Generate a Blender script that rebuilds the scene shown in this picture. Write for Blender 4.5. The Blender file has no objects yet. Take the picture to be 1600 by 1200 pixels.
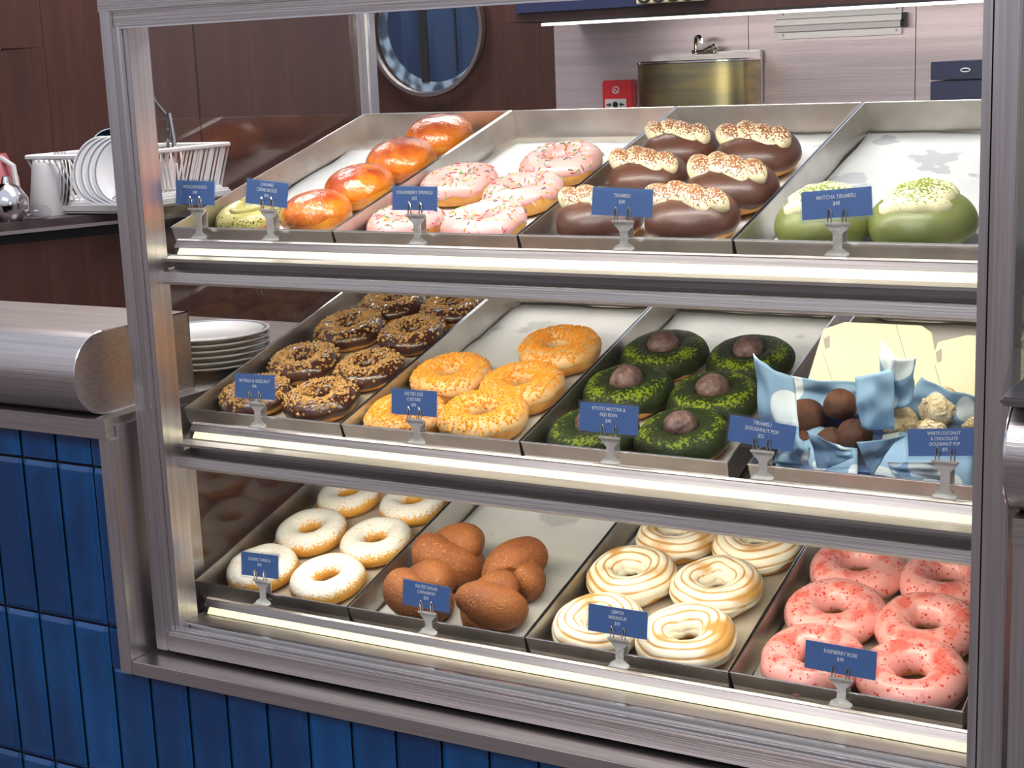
import bpy, bmesh, math, random
from mathutils import Vector, Matrix, noise
sc = bpy.context.scene
COL = sc.collection
PI = math.pi

# ------------------------------------------------------------------ camera
CAMP = Vector((1.2023, -1.20567, 0.5702)); YAW, PITCH, ROLL, FPX = 0.52706, 0.204145, -0.0398586, 2398.67
_f = Vector((-math.sin(YAW)*math.cos(PITCH), math.cos(YAW)*math.cos(PITCH), -math.sin(PITCH)))
_r0 = Vector((math.cos(YAW), math.sin(YAW), 0)); _u0 = _r0.cross(_f)
_r = _r0*math.cos(ROLL) + _u0*math.sin(ROLL); _u = -_r0*math.sin(ROLL) + _u0*math.cos(ROLL)
cam = bpy.data.objects.new('camera', bpy.data.cameras.new('camera')); COL.objects.link(cam)
cam.data.sensor_width = 36; cam.data.lens = 36*FPX/1600; cam.data.clip_start = .05; cam.data.clip_end = 60
cam.matrix_world = Matrix(((_r.x, _u.x, -_f.x, CAMP.x), (_r.y, _u.y, -_f.y, CAMP.y), (_r.z, _u.z, -_f.z, CAMP.z), (0, 0, 0, 1)))
sc.camera = cam
def ray(x, y): return _f + _r*((x-800)/FPX) - _u*((y-600)/FPX)
def bp(x, y, ax, c):
    d = ray(x, y); i = 'xyz'.index(ax); return CAMP + d*((c-CAMP[i])/d[i])

# ------------------------------------------------------------------ world, lights, exposure
sc.view_settings.view_transform = 'Standard'; sc.view_settings.look = 'None'
sc.view_settings.gamma = 1; sc.view_settings.use_curve_mapping = False
sc.view_settings.exposure = 0.0
try:
    sc.cycles.use_denoising = True; sc.cycles.max_bounces = 10; sc.cycles.transparent_max_bounces = 16
    sc.cycles.caustics_reflective = False; sc.cycles.caustics_refractive = False; sc.cycles.sample_clamp_indirect = 6
except Exception: pass
W = bpy.data.worlds.new('world'); sc.world = W; W.use_nodes = True
nt = W.node_tree; bg = nt.nodes['Background']
tc = nt.nodes.new('ShaderNodeTexCoord'); sx = nt.nodes.new('ShaderNodeSeparateXYZ'); rp = nt.nodes.new('ShaderNodeValToRGB')
mr = nt.nodes.new('ShaderNodeMapRange'); mr.inputs[1].default_value = -1; mr.inputs[2].default_value = 1
nt.links.new(tc.outputs['Generated'], sx.inputs[0]); nt.links.new(sx.outputs[2], mr.inputs[0])
nt.links.new(mr.outputs[0], rp.inputs[0]); nt.links.new(rp.outputs[0], bg.inputs[0])
e = rp.color_ramp.elements
e[0].position = .25; e[0].color = (.16, .135, .13, 1); e[1].position = .8; e[1].color = (.62, .66, .78, 1)
for pos, c in ((.46, (.17, .135, .14, 1)), (.505, (.36, .33, .36, 1)), (.55, (.44, .47, .55, 1)), (.64, (.58, .56, .62, 1))):
    n = e.new(pos); n.color = c
bg.inputs[1].default_value = 1.0
def area(name, loc, target, sx_, sy_, power, color=(1, 1, 1), parent=None):
    l = bpy.data.lights.new(name, 'AREA'); l.shape = 'RECTANGLE'; l.size = sx_; l.size_y = sy_; l.energy = power; l.color = color
    o = bpy.data.objects.new(name, l); COL.objects.link(o); o.location = loc
    o.rotation_euler = (Vector(target)-Vector(loc)).to_track_quat('-Z', 'Y').to_euler()
    if parent: o.parent = parent
    return o
area('ceiling_light_front', (.3, -1.6, 2.3), (.4, 0, .2), 2.2, .8, 44, (1, .96, .95))
area('ceiling_light_kitchen', (-.7, 1.5, 2.2), (-.7, 1.7, 0), 2.4, 1.0, 95, (1, .95, .92))

# ------------------------------------------------------------------ materials
def pm(name, c1, c2=None, scale=60, detail=4, rough=.5, metal=0, amp=1.0, lo=.35, hi=.65, tone=0, bump=0, bscale=None,
       coat=0, sss=0, stretch=(1, 1, 1), spec=.5, vor=False, aniso=0, c3=None, lo3=.6, hi3=.7, s3=None, emit=0, coatr=.08):
    m = bpy.data.materials.new(name); m.use_nodes = True; nt = m.node_tree; N, L = nt.nodes, nt.links
    b = N['Principled BSDF']; I = b.inputs
    I['Base Color'].default_value = (*c1, 1); I['Roughness'].default_value = rough; I['Metallic'].default_value = metal
    I['Specular IOR Level'].default_value = spec
    if coat: I['Coat Weight'].default_value = coat; I['Coat Roughness'].default_value = coatr
    if sss: I['Subsurface Weight'].default_value = sss; I['Subsurface Radius'].default_value = (.006, .003, .0015); I['Subsurface Scale'].default_value = 1
    if emit: I['Emission Color'].default_value = (*c1, 1); I['Emission Strength'].default_value = emit
    tc = N.new('ShaderNodeTexCoord'); mp = N.new('ShaderNodeMapping'); mp.inputs['Scale'].default_value = stretch
    L.new(tc.outputs['Object'], mp.inputs[0])
    oi = N.new('ShaderNodeObjectInfo'); va = N.new('ShaderNodeVectorMath'); va.operation = 'ADD'
    L.new(mp.outputs[0], va.inputs[0]); sc_ = N.new('ShaderNodeMath'); sc_.operation = 'MULTIPLY'; sc_.inputs[1].default_value = 7.3
    L.new(oi.outputs['Random'], sc_.inputs[0]); L.new(sc_.outputs[0], va.inputs[1])
    vec = va.outputs[0]
    def nz(s, d):
        t = N.new('ShaderNodeTexNoise'); t.inputs['Scale'].default_value = s; t.inputs['Detail'].default_value = d; L.new(vec, t.inputs[0]); return t.outputs[0]
    def sstep(v, a, bb):
        t = N.new('ShaderNodeMapRange'); t.interpolation_type = 'SMOOTHSTEP'
        t.inputs[1].default_value = a; t.inputs[2].default_value = bb; L.new(v, t.inputs[0]); return t.outputs[0]
    def mix(fac, a, bb):
        t = N.new('ShaderNodeMix'); t.data_type = 'RGBA'; L.new(fac, t.inputs[0])
        for i, x in ((6, a), (7, bb)):
            if isinstance(x, tuple): t.inputs[i].default_value = (*x, 1)
            else: L.new(x, t.inputs[i])
        return t.outputs[2]
    if c2:
        v = nz(scale, detail)
        if tone:
            at = N.new('ShaderNodeAttribute'); at.attribute_name = 'tone'
            q = N.new('ShaderNodeMath'); q.operation = 'MULTIPLY_ADD'; q.inputs[1].default_value = tone
            q2 = N.new('ShaderNodeMath'); q2.operation = 'MULTIPLY'; q2.inputs[1].default_value = amp; L.new(v, q2.inputs[0])
            L.new(at.outputs['Fac'], q.inputs[0]); L.new(q2.outputs[0], q.inputs[2]); v = q.outputs[0]
        c = mix(sstep(v, lo, hi), c1, c2)
        if c3: c = mix(sstep(nz(s3 or scale*3, 3), lo3, hi3), c, c3)
        L.new(c, I['Base Color'])
    if bump:
        bn = N.new('ShaderNodeBump'); bn.inputs['Strength'].default_value = bump; bn.inputs['Distance'].default_value = .003
        L.new(nz(bscale or scale, 5), bn.inputs['Height']); L.new(bn.outputs[0], I['Normal'])
        if coat: L.new(bn.outputs[0], I['Coat Normal'])
    return m
M = {}
M['steel'] = pm('brushed_steel', (.64, .59, .575), (.54, .50, .49), 30, 3, .30, 1, stretch=(.15, 3, 14), bump=.12, bscale=60)
M['steel_v'] = pm('brushed_steel_upright', (.70, .67, .68), (.60, .57, .58), 30, 3, .32, 1, stretch=(14, 8, .2), bump=.1, bscale=60)
M['rail'] = pm('worn_rail_steel', (.52, .49, .46), (.44, .41, .39), 30, 3, .42, 1, stretch=(.15, 3, 14))
M['steel_dark'] = pm('dark_steel', (.30, .27, .27), (.22, .2, .2), 30, 3, .38, 1, stretch=(.2, 3, 14))
M['tray'] = pm('tray_steel', (.66, .63, .59), (.55, .52, .49), 22, 4, .33, 1, stretch=(1, 1, 1), bump=.1, bscale=40)
M['edge'] = pm('polished_edge', (.85, .85, .86), rough=.15, metal=1)
M['railm'] = pm('satin_aluminium', (.90, .88, .87), rough=.4, metal=.2)
M['clip'] = pm('pale_polished_clip', (.95, .93, .88), (.78, .76, .70), 60, 2, .2, .6, bump=.4, bscale=90)
M['chrome'] = pm('chrome', (.8, .8, .8), rough=.08, metal=1)
M['wallsteel'] = pm('wall_cladding_steel', (.66, .56, .57), (.56, .48, .49), 5, 4, .42, .8, stretch=(.3, 1, 12), bump=.1, bscale=25)
M['wood'] = pm('dark_wood', (.044, .015, .011), (.057, .021, .015), 3, 6, .42, 0, stretch=(8, 8, .35), c3=(.044, .015, .011), lo3=.5, hi3=.62, s3=14)
M['wood2'] = pm('reddish_wood', (.048, .015, .010), (.064, .021, .014), 3, 6, .45, 0, stretch=(8, 8, .35), c3=(.048, .015, .010), lo3=.5, hi3=.62, s3=14)
M['tile'] = pm('blue_glazed_tile', (.001, .030, .115), (.003, .085, .265), 9, 3, .22, 0, amp=.55, tone=.5, lo=.28, hi=.86, stretch=(1, 1, 1), bump=.25, bscale=22, coat=.3)
M['grout'] = pm('dark_grout', (.006, .006, .014), rough=.8)
M['led'] = pm('led_strip', (.98, .90, .58), emit=.55)
M['led2'] = pm('warm_led_line', (1, .93, .85), emit=2.2)
M['paper'] = pm('parchment', (.80, .80, .79), (.72, .73, .74), 14, 4, .6, bump=.5, bscale=12, c3=(.50, .52, .55), lo3=.60, hi3=.63, s3=16)
M['paper_grey'] = pm('shade_greyed_parchment', (.60, .585, .55), (.53, .52, .49), 14, 4, .6, bump=.5, bscale=12, c3=(.40, .39, .36), lo3=.60, hi3=.66, s3=16)  # greyer parchment copy, with the lower shelves' dimness put into the colour
M['paper_clean'] = pm('clean_parchment', (.80, .80, .79), (.74, .75, .76), 14, 4, .6, bump=.6, bscale=14)
M['paper_tan'] = pm('tan_parchment', (.54, .47, .38), (.47, .41, .33), 14, 4, .6, bump=.4, bscale=12)
M['dough'] = pm('fried_dough', (.80, .42, .10), (.58, .235, .035), 26, 4, .5, sss=.25, bump=.25, bscale=120)
M['dough_van'] = pm('sugar_dusted_dough', (.82, .42, .07), (.88, .85, .79), 420, 4, .7, tone=1, amp=1.9, lo=1.16, hi=1.52, sss=.15, bump=.35, bscale=150)
M['pink'] = pm('pink_icing', (.86, .50, .47), (.80, .40, .38), 30, 3, .35, sss=.3, coat=.35, bump=.2, bscale=45, coatr=.2)
M['rasp'] = pm('raspberry_icing', (.80, .36, .325), (.72, .16, .13), 90, 4, .38, tone=.5, amp=1.0, lo=.75, hi=1.05, sss=.25, coat=.3, bump=.3, bscale=45, c3=(.66, .05, .035), lo3=.62, hi3=.67, s3=210, coatr=.2)
M['choc'] = pm('chocolate_icing', (.070, .024, .013), (.105, .036, .020), 25, 3, .42, coat=.25, bump=.35, bscale=40, coatr=.25)
M['choc_dark'] = pm('dark_chocolate_icing', (.045, .013, .007), (.08, .026, .014), 40, 3, .28, coat=.5, bump=.4, bscale=90)
M['cream'] = pm('cream_with_cocoa', (.88, .76, .50), (.25, .085, .03), 480, 3, .5, tone=.6, amp=1.6, lo=1.02, hi=1.14, sss=.2)
M['creamg'] = pm('cream_with_matcha', (.86, .80, .48), (.17, .22, .015), 480, 3, .5, tone=.6, amp=1.6, lo=1.00, hi=1.12, sss=.2)
M['matcha_ic'] = pm('matcha_icing', (.19, .215, .055), (.14, .165, .04), 24, 3, .45, coat=.2, sss=.1, bump=.35, bscale=45, coatr=.25)
M['pist'] = pm('pistachio_icing', (.52, .47, .16), (.42, .38, .11), 24, 3, .35, coat=.4, bump=.2, bscale=60)
M['kyoto'] = pm('dusted_matcha_icing', (.014, .023, .005), (.15, .21, .008), 330, 4, .55, tone=.62, amp=.9, lo=.70, hi=.90, bump=.4, bscale=250, spec=.2)
M['bean'] = pm('red_bean_paste', (.085, .042, .038), (.15, .085, .075), 110, 4, .5, bump=1.0, bscale=140)
M['caramel'] = pm('burnt_caramel', (.80, .21, .008), (.42, .055, .006), 42, 5, .3, tone=.45, amp=1, lo=.66, hi=1.05, coat=1, bump=.9, bscale=75, coatr=.05)
M['bun'] = pm('orange_bun_dough', (.85, .36, .03), (.68, .17, .01), 30, 4, .35, coat=.5, sss=.2)
M['egg_ic'] = pm('salted_egg_icing', (.74, .50, .24), (.72, .38, .12), 50, 4, .5, sss=.15, coat=.1)
M['egg_cr'] = pm('salted_egg_crumb', (.90, .36, .02), (.78, .25, .01), 200, 2, .7)
M['egg_dr'] = pm('salted_egg_drizzle', (.86, .42, .04), rough=.35, coat=.4)
M['nut'] = pm('hazelnut_crumb', (.60, .36, .13), (.45, .24, .075), 120, 3, .7, bump=.3)
M['pcr'] = pm('pistachio_crumb', (.10, .12, .02), (.22, .17, .05), 200, 3, .7)
M['red'] = pm('dried_raspberry', (.50, .02, .015), (.65, .05, .03), 200, 3, .7)
M['mering'] = pm('toasted_meringue', (.88, .80, .64), (.56, .29, .08), 30, 4, .5, tone=.8, amp=.8, lo=.70, hi=1.15, sss=.2)
M['cinn'] = pm('cinnamon_sugared_dough', (.215, .060, .014), (.31, .10, .022), 22, 4, .62, sss=.1, bump=.6, bscale=420, c3=(.50, .23, .08), lo3=.58, hi3=.72, s3=500)
M['pop'] = pm('cocoa_pop', (.052, .017, .008), (.095, .032, .012), 60, 4, .75, bump=.5, bscale=150)
M['coco'] = pm('coconut_pop', (.80, .68, .46), (.62, .42, .18), 60, 4, .7, bump=1.0, bscale=110, lo=.4, hi=.7)
M['card'] = pm('blue_card', (.075, .18, .46), rough=.5)
M['ink'] = pm('white_print', (.85, .87, .92), rough=.6, emit=0)
M['white'] = pm('white_glaze', (.80, .79, .78), rough=.15, coat=.4)
M['whitep'] = pm('white_plastic', (.72, .71, .71), (.66, .65, .66), 12, 2, .4)
M['bluerim'] = pm('grey_blue_rim', (.26, .28, .34), rough=.2)
M['boxc'] = pm('cream_carton', (.74, .68, .48), (.70, .64, .45), 8, 2, .55)
M['boxb'] = pm('blue_carton', (.10, .16, .34), rough=.5)
M['navy'] = pm('navy_carton', (.012, .018, .065), rough=.45)
M['teal'] = pm('dark_blue_glaze', (.006, .022, .05), rough=.2, coat=.4)
M['redp'] = pm('red_plastic', (.68, .012, .018), rough=.35, coat=.3)
M['black'] = pm('black', (.008, .008, .008), rough=.5)
M['stone'] = pm('dark_bench_top', (.045, .03, .032), (.07, .05, .05), 20, 3, .25)
M['floor'] = pm('floor_tile', (.12, .10, .10), (.15, .13, .12), 3, 3, .5)
M['blued'] = pm('blue_room_panel', (.010, .024, .065), (.02, .043, .10), 3, 2, .4, stretch=(6, 1, .4), lo=.45, hi=.55)  # vertical streaks paint a window reflection into the blue
M['bright'] = pm('pale_blue_tiles', (.24, .33, .43), (.04, .06, .10), 30, 0, .3, stretch=(1, 1, 1))
M['creamsign'] = pm('cream_sign', (.75, .66, .42), rough=.5)
M['pinkp'] = pm('pink_jug', (.52, .15, .17), rough=.4)
M['dust'] = pm('drawer_front', (.33, .29, .25), rough=.5)
SPR = [pm('sprinkle_'+n, c, rough=.35, coat=.3) for n, c in (('white', (.85, .83, .78)), ('orange', (.82, .22, .04)), ('yellow', (.85, .58, .12)), ('green', (.16, .36, .10)), ('red', (.55, .03, .05)), ('grey', (.12, .17, .16)), ('rose', (.75, .25, .3)))]
def glass_mat(name, tint=(1, 1, 1), f0=.04, rough=0.0):
    m = bpy.data.materials.new(name); m.use_nodes = True; nt = m.node_tree; N, L = nt.nodes, nt.links
    N.remove(N['Principled BSDF']); out = N['Material Output']
    t = N.new('ShaderNodeBsdfTransparent'); t.inputs[0].default_value = (*tint, 1)
    g = N.new('ShaderNodeBsdfGlossy'); g.inputs['Roughness'].default_value = rough
    lw = N.new('ShaderNodeLayerWeight'); lw.inputs[0].default_value = .5
    p = N.new('ShaderNodeMath'); p.operation = 'POWER'; p.inputs[1].default_value = 5; L.new(lw.outputs['Facing'], p.inputs[0])
    q = N.new('ShaderNodeMath'); q.operation = 'MULTIPLY_ADD'; q.inputs[1].default_value = 1-f0; q.inputs[2].default_value = f0; L.new(p.outputs[0], q.inputs[0])
    mx = N.new('ShaderNodeMixShader'); L.new(q.outputs[0], mx.inputs[0]); L.new(t.outputs[0], mx.inputs[1]); L.new(g.outputs[0], mx.inputs[2])
    L.new(mx.outputs[0], out.inputs[0]); return m
M['glass'] = glass_mat('clear_glass', (.99, .995, .99), .012)
M['sideglass'] = glass_mat('side_glass', (.95, .95, .95), .05, .02)
M['acrylic'] = glass_mat('clear_acrylic', (.96, .97, .98), .04)
M['edgeglass'] = pm('glass_edge', (.12, .22, .20), rough=.15, coat=.5)
# tissue paper with pale ovals
def tissue_mat():
    m = pm('blue_patterned_tissue', (.24, .34, .46), rough=.6); nt = m.node_tree; N, L = nt.nodes, nt.links; b = N['Principled BSDF']
    tc = N.new('ShaderNodeTexCoord'); v = N.new('ShaderNodeTexVoronoi'); v.inputs['Scale'].default_value = 21; v.inputs['Randomness'].default_value = .8
    mp = N.new('ShaderNodeMapping'); mp.inputs['Scale'].default_value = (1, .75, 1); L.new(tc.outputs['UV'], mp.inputs[0]); L.new(mp.outputs[0], v.inputs[0])
    r = N.new('ShaderNodeValToRGB'); r.color_ramp.interpolation = 'CONSTANT'; L.new(v.outputs['Distance'], r.inputs[0])
    e = r.color_ramp.elements; e[0].color = (.55, .62, .66, 1); e[1].position = .42; e[1].color = (.20, .33, .48, 1)
    L.new(r.outputs[0], b.inputs['Base Color']); return m
M['tissue'] = tissue_mat()

# ------------------------------------------------------------------ mesh helpers
class MB:
    def __init__(s): s.v = []; s.f = []; s.m = []; s.t = []
    def add(s, vs, fs, mi=0, tone=None):
        o = len(s.v); s.v += [tuple(v) for v in vs]; s.f += [tuple(i+o for i in f) for f in fs]
        s.m += [mi]*len(fs); s.t += list(tone) if tone is not None else [0]*len(vs)
    def box(s, x0, x1, y0, y1, z0, z1, mi=0, mat=None, bev=0):
        if bev:
            bm = bmesh.new(); bmesh.ops.create_cube(bm, size=1)
            for v in bm.verts: v.co = Vector(((x0+x1)/2+v.co.x*(x1-x0), (y0+y1)/2+v.co.y*(y1-y0), (z0+z1)/2+v.co.z*(z1-z0)))
            bmesh.ops.bevel(bm, geom=list(bm.edges), offset=bev, segments=2, affect='EDGES')
            bm.verts.ensure_lookup_table(); vs = [v.co.copy() for v in bm.verts]; fs = [[v.index for v in f.verts] for f in bm.faces]; bm.free()
        else:
            vs = [Vector((x, y, z)) for x in (x0, x1) for y in (y0, y1) for z in (z0, z1)]
            fs = [(0, 1, 3, 2), (4, 6, 7, 5), (0, 4, 5, 1), (2, 3, 7, 6), (0, 2, 6, 4), (1, 5, 7, 3)]
        if mat: vs = [mat @ v for v in vs]
        s.add(vs, fs, mi); return s
    def grid(s, pts, nu, nv, cu=False, cv=False, mi=0, tone=None):
        fs = []
        for i in range(nu if cu else nu-1):
            for j in range(nv if cv else nv-1):
                a = i*nv+j; b = ((i+1) % nu)*nv+j; c = ((i+1) % nu)*nv+(j+1) % nv; d = i*nv+(j+1) % nv
                fs.append((a, b, c, d))
        s.add(pts, fs, mi, tone); return s
    def tube(s, path, r, n=8, mi=0, cap=True, closed=False):
        path = [Vector(p) for p in path]; k = len(path); pts = []; prev = None
        for i, p in enumerate(path):
            if closed: t = path[(i+1) % k]-path[i-1]
            else: t = path[min(i+1, k-1)]-path[max(i-1, 0)]
            t.normalize()
            if prev is None:
                a = Vector((0, 0, 1)) if abs(t.z) < .9 else Vector((1, 0, 0)); nrm = (a - t*a.dot(t)).normalized()
            else: nrm = (prev - t*prev.dot(t)).normalized()
            prev = nrm; bn = t.cross(nrm); rr = r(i/(k-1)) if callable(r) else r
            for j in range(n):
                q = 2*PI*j/n; pts.append(p + nrm*rr*math.cos(q) + bn*rr*math.sin(q))
        o = len(s.v); s.grid(pts, k, n, cu=closed, cv=True, mi=mi)
        if cap and not closed:
            s.f.append(tuple(range(o+n-1, o-1, -1))); s.f.append(tuple(range(o+(k-1)*n, o+k*n))); s.m += [mi, mi]
        return s
    def lathe(s, prof, n=48, mi=0, mis=None, c=(0, 0, 0), mat=None):
        pts = []
        for i in range(n):
            a = 2*PI*i/n
            for r, z in prof:
                v = Vector((c[0]+r*math.cos(a), c[1]+r*math.sin(a), c[2]+z)); pts.append(mat @ v if mat else v)
        k = len(prof); fs = []; ms = []
        for i in range(n):
            for j in range(k-1):
                a, b = i*k+j, ((i+1) % n)*k+j; fs.append((a, b, b+1, a+1)); ms.append(mis[j] if mis else mi)
        o = len(s.v); s.v += [tuple(p) for p in pts]; s.f += [tuple(q+o for q in f) for f in fs]; s.m += ms; s.t += [0]*len(pts); return s
    def prism(s, poly, x0, x1, mi=0, ax='x', mat=None):      # extrude a closed polygon along an axis
        n = len(poly)
        def P(x, a, b): return Vector({'x': (x, a, b), 'y': (a, x, b), 'z': (a, b, x)}[ax])
        vs = [P(x0, a, b) for a, b in poly] + [P(x1, a, b) for a, b in poly]
        if mat: vs = [mat @ v for v in vs]
        fs = [(i, (i+1) % n, n+(i+1) % n, n+i) for i in range(n)] + [tuple(range(n))[::-1], tuple(range(n, 2*n))]
        s.add(vs, fs, mi); return s
    def build(s, name, mats, parent=None, smooth=True, angle=.7, stuff=False, uv=None):
        me = bpy.data.meshes.new(name); me.from_pydata(s.v, [], s.f)
        for m in (mats if isinstance(mats, (list, tuple)) else [mats]): me.materials.append(M[m] if isinstance(m, str) else m)
        me.polygons.foreach_set('material_index', s.m)
        at = me.attributes.new('tone', 'FLOAT', 'POINT'); at.data.foreach_set('value', s.t)
        bm = bmesh.new(); bm.from_mesh(me); bmesh.ops.recalc_face_normals(bm, faces=bm.faces); bm.to_mesh(me); bm.free()
        if smooth:
            me.polygons.foreach_set('use_smooth', [True]*len(me.polygons))
            try: me.set_sharp_from_angle(angle=angle)
            except Exception: pass
        o = bpy.data.objects.new(name, me); COL.objects.link(o)
        if parent: o.parent = parent
        if stuff: o['kind'] = 'stuff'
        return o
def tag(o, label=None, cat=None, group=None, kind=None):
    if label: o['label'] = label
    if cat: o['category'] = cat
    if group: o['group'] = group
    if kind: o['kind'] = kind
    return o
def empty(name, loc=(0, 0, 0), mat=None):
    o = bpy.data.objects.new(name, None); COL.objects.link(o); o.empty_display_size = .02
    if mat is not None: o.matrix_world = mat
    else: o.location = loc
    return o
def N3(x, y, z=0): return noise.noise(Vector((x, y, z)))

# ------------------------------------------------------------------ setting
ZS = [.4108, .2057, 0.0]; TILT = .2705; YT = .0745; TL = .3946; TW = .22
X0S = [[.0296, .2496, .4700, .6908, .9108], [.0262, .2448, .4636, .7019, .9150], [.0204, .2385, .4605, .6825, .9025]]
FLOORZ = -1.0
st = MB().box(-3.4, 2.6, -2.6, 3.0, FLOORZ-.05, FLOORZ).build('floor', 'floor', smooth=False); tag(st, kind='structure')
YW = 2.6
b = MB().box(-1.5, -.835, YW, YW+.1, FLOORZ, 1.6)
o = b.build('wall_back', 'wood', smooth=False); tag(o, kind='structure')
b = MB().box(-.833, -.27, YW-.004, YW+.1, FLOORZ, 1.6).box(-.268, .16, YW-.004, YW+.1, FLOORZ, 1.6).box(.162, 1.4, YW-.004, YW+.1, FLOORZ, 1.6)
o = b.build('wall_cladding', 'wallsteel', smooth=False); o.name = 'wall_back_steel'; tag(o, kind='structure')
# left wall behind the bench
LD = Vector((.36, .933, 0)).normalized(); LN = Vector((LD.y, -LD.x, 0))     # along wall, out into room
LA = Vector((-1.502, 1.199, 0))
LM = Matrix(((LD.x, -LN.x, 0, LA.x), (LD.y, -LN.y, 0, LA.y), (0, 0, 1, 0), (0, 0, 0, 1)))   # local x along, y away from room
def bl_(px, py, yl):      # pixel on a plane parallel to the left wall
    mi = LM.inverted(); c_ = mi @ CAMP; d = mi.to_3x3() @ ray(px, py); return c_ + d*((yl-c_.y)/d.y)
SX = bl_(72, 100, .44).x
b = MB().box(-2.2, SX-.002, .44, .5, FLOORZ, 1.8, mat=LM).box(SX+.001, SX+.42, .445, .5, FLOORZ, 1.8, mat=LM).box(SX+.424, 1.38, .44, .5, FLOORZ, 1.8, mat=LM)
o = b.build('wall_left', 'wood2', smooth=False); tag(o, kind='structure')
ca = bl_(64, 74, .16)
ub = empty('wall_cabinet', LM @ Vector((ca.x-.2, .3, ca.z))); tag(ub, 'dark wood wall cabinet at the top left corner with a small light under it', 'cabinet')
o = MB().box(ca.x-.6, ca.x, .16, .435, ca.z, 1.5, mat=LM).build('cabinet_body', 'wood2', ub, smooth=False); o.matrix_parent_inverse = ub.matrix_basis.inverted()
o = MB().box(ca.x-.16, ca.x-.09, .18, .22, ca.z-.0015, ca.z-.0002, mat=LM).build('downlight', 'led2', ub, smooth=False); o.matrix_parent_inverse = ub.matrix_basis.inverted()
def root(name, loc=(0, 0, 0), **k):
    r = empty(name, loc); tag(r, **k); return r
def put(o, r):      # parent keeping world geometry
    o.parent = r; o.matrix_parent_inverse = r.matrix_basis.inverted(); return o

# cabinet above the steel wall with its light line
r = root('overhead_cabinet', (-.1, 2.4, .68), label='brown wooden overhead cabinet above the steel wall with a bright light line under its front', cat='cabinet')
put(MB().box(-.757, 1.2, 2.2, YW-.004, .6755, 1.3).build('cabinet_body', 'wood', smooth=False), r)
put(MB().box(-.65, 1.2, 2.19, 2.2, .663, .6695).build('light_line', 'led2', smooth=False), r)
put(MB().box(-.65, 1.2, 2.19, 2.2, .6697, .676).build('light_housing', 'black', smooth=False), r)
put(area('cabinet_lamp', (.2, 2.30, .655), (.2, 2.52, .3), 1.6, .03, 1.7, (1, .95, .92)), r)
put(MB().box(-.72, -.36, 2.188, 2.2, .697, .76).build('navy_strip', 'navy', smooth=False), r)
r = root('menu_sign', (-.28, 2.17, .70), label='cream sign with dark lettering on the overhead cabinet, cut off at the top', cat='sign')
put(MB().box(-.381, -.21, 2.165, 2.18, .7005, .78, bev=.002).build('board', 'creamsign', smooth=False), r)
b = MB()
for i in range(4):
    b.tube([(-.36+i*.037+.014*math.cos(a), 2.163, .7165+.012*math.sin(a)) for a in [k*PI/8 for k in range(17)]], .0035, 6)
put(b.build('lettering', 'black'), r)

# porthole
pc = bp(674, 44, 'y', YW)
r = root('porthole_window', (pc.x, YW-.02, pc.z), label='round porthole window with brushed steel rim in the wood wall', cat='window')
RY = Matrix.Rotation(PI/2, 4, 'X')
b = MB().lathe([(.182, 0), (.192, 0), (.195, .01), (.192, .02), (.182, .02), (.178, .01), (.182, 0)], 64, mat=RY); b.build('steel_rim', 'steel', r)
MB().lathe([(.0001, .002), (.182, .002)], 64, mat=RY).build('glass', M['glass'], r)
MB().lathe([(.0001, -.0135), (.163, -.0135)], 64, mat=Matrix.Translation((.016, 0, .013)) @ RY).build('blue_room', 'blued', r, smooth=False)
MB().lathe([(.0001, -.0145), (.181, -.0145)], 64, mat=RY).build('tiled_reveal', 'bright', r)
MB().box(-.035, -.01, .009, .0125, -.149, .15).box(.085, .088, .009, .0125, -.12, .12).build('mullion', 'black', r, smooth=False)

# fire call point
a = bp(940, 126, 'y', YW-.03); c = bp(990, 168, 'y', YW-.03); x0, x1, z1 = a.x, c.x, a.z; wd = x1-x0
r = root('fire_call_point', (x0, YW-.03, z1-wd*1.05), label='red square fire alarm call point on the steel wall with white break panel', cat='fire alarm')
MB().box(0, wd, 0, .026, 0, wd*1.05, bev=.004).build('housing', 'redp', r)
MB().box(wd*.1, wd*.78, -.003, 0, wd*.1, wd*.52, bev=.001).build('break_panel', 'whitep', r)
b = MB(); zc = wd*.36
b.lathe([(.0001, 0), (.008, 0), (.008, .001)], 20, mat=Matrix.Translation((wd*.44, -.0035, zc)) @ RY)
for s_ in (-1, 1):
    cx = wd*.44+s_*.018
    b.prism([(cx-s_*.006, zc), (cx, zc+.006), (cx, zc-.006)], -.005, -.0032, ax='y'); b.box(min(cx, cx+s_*.008), max(cx, cx+s_*.008), -.005, -.0032, zc-.002, zc+.002)
b.box(wd*.2, wd*.68, -.0045, -.0032, wd*.22, wd*.24).build('symbols', 'black', r, smooth=False)
b = MB().tube([(wd*.45+.009*math.cos(q), -.001, wd*.77+.009*math.sin(q)) for q in [k*PI/6 for k in range(12)]], .0018, 5, closed=True)
b.tube([(wd*.36, -.001, wd*.70), (wd*.42, -.001, wd*.80), (wd*.52, -.001, wd*.68)], .0018, 5).build('hand_symbol', 'whitep', r)

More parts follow.
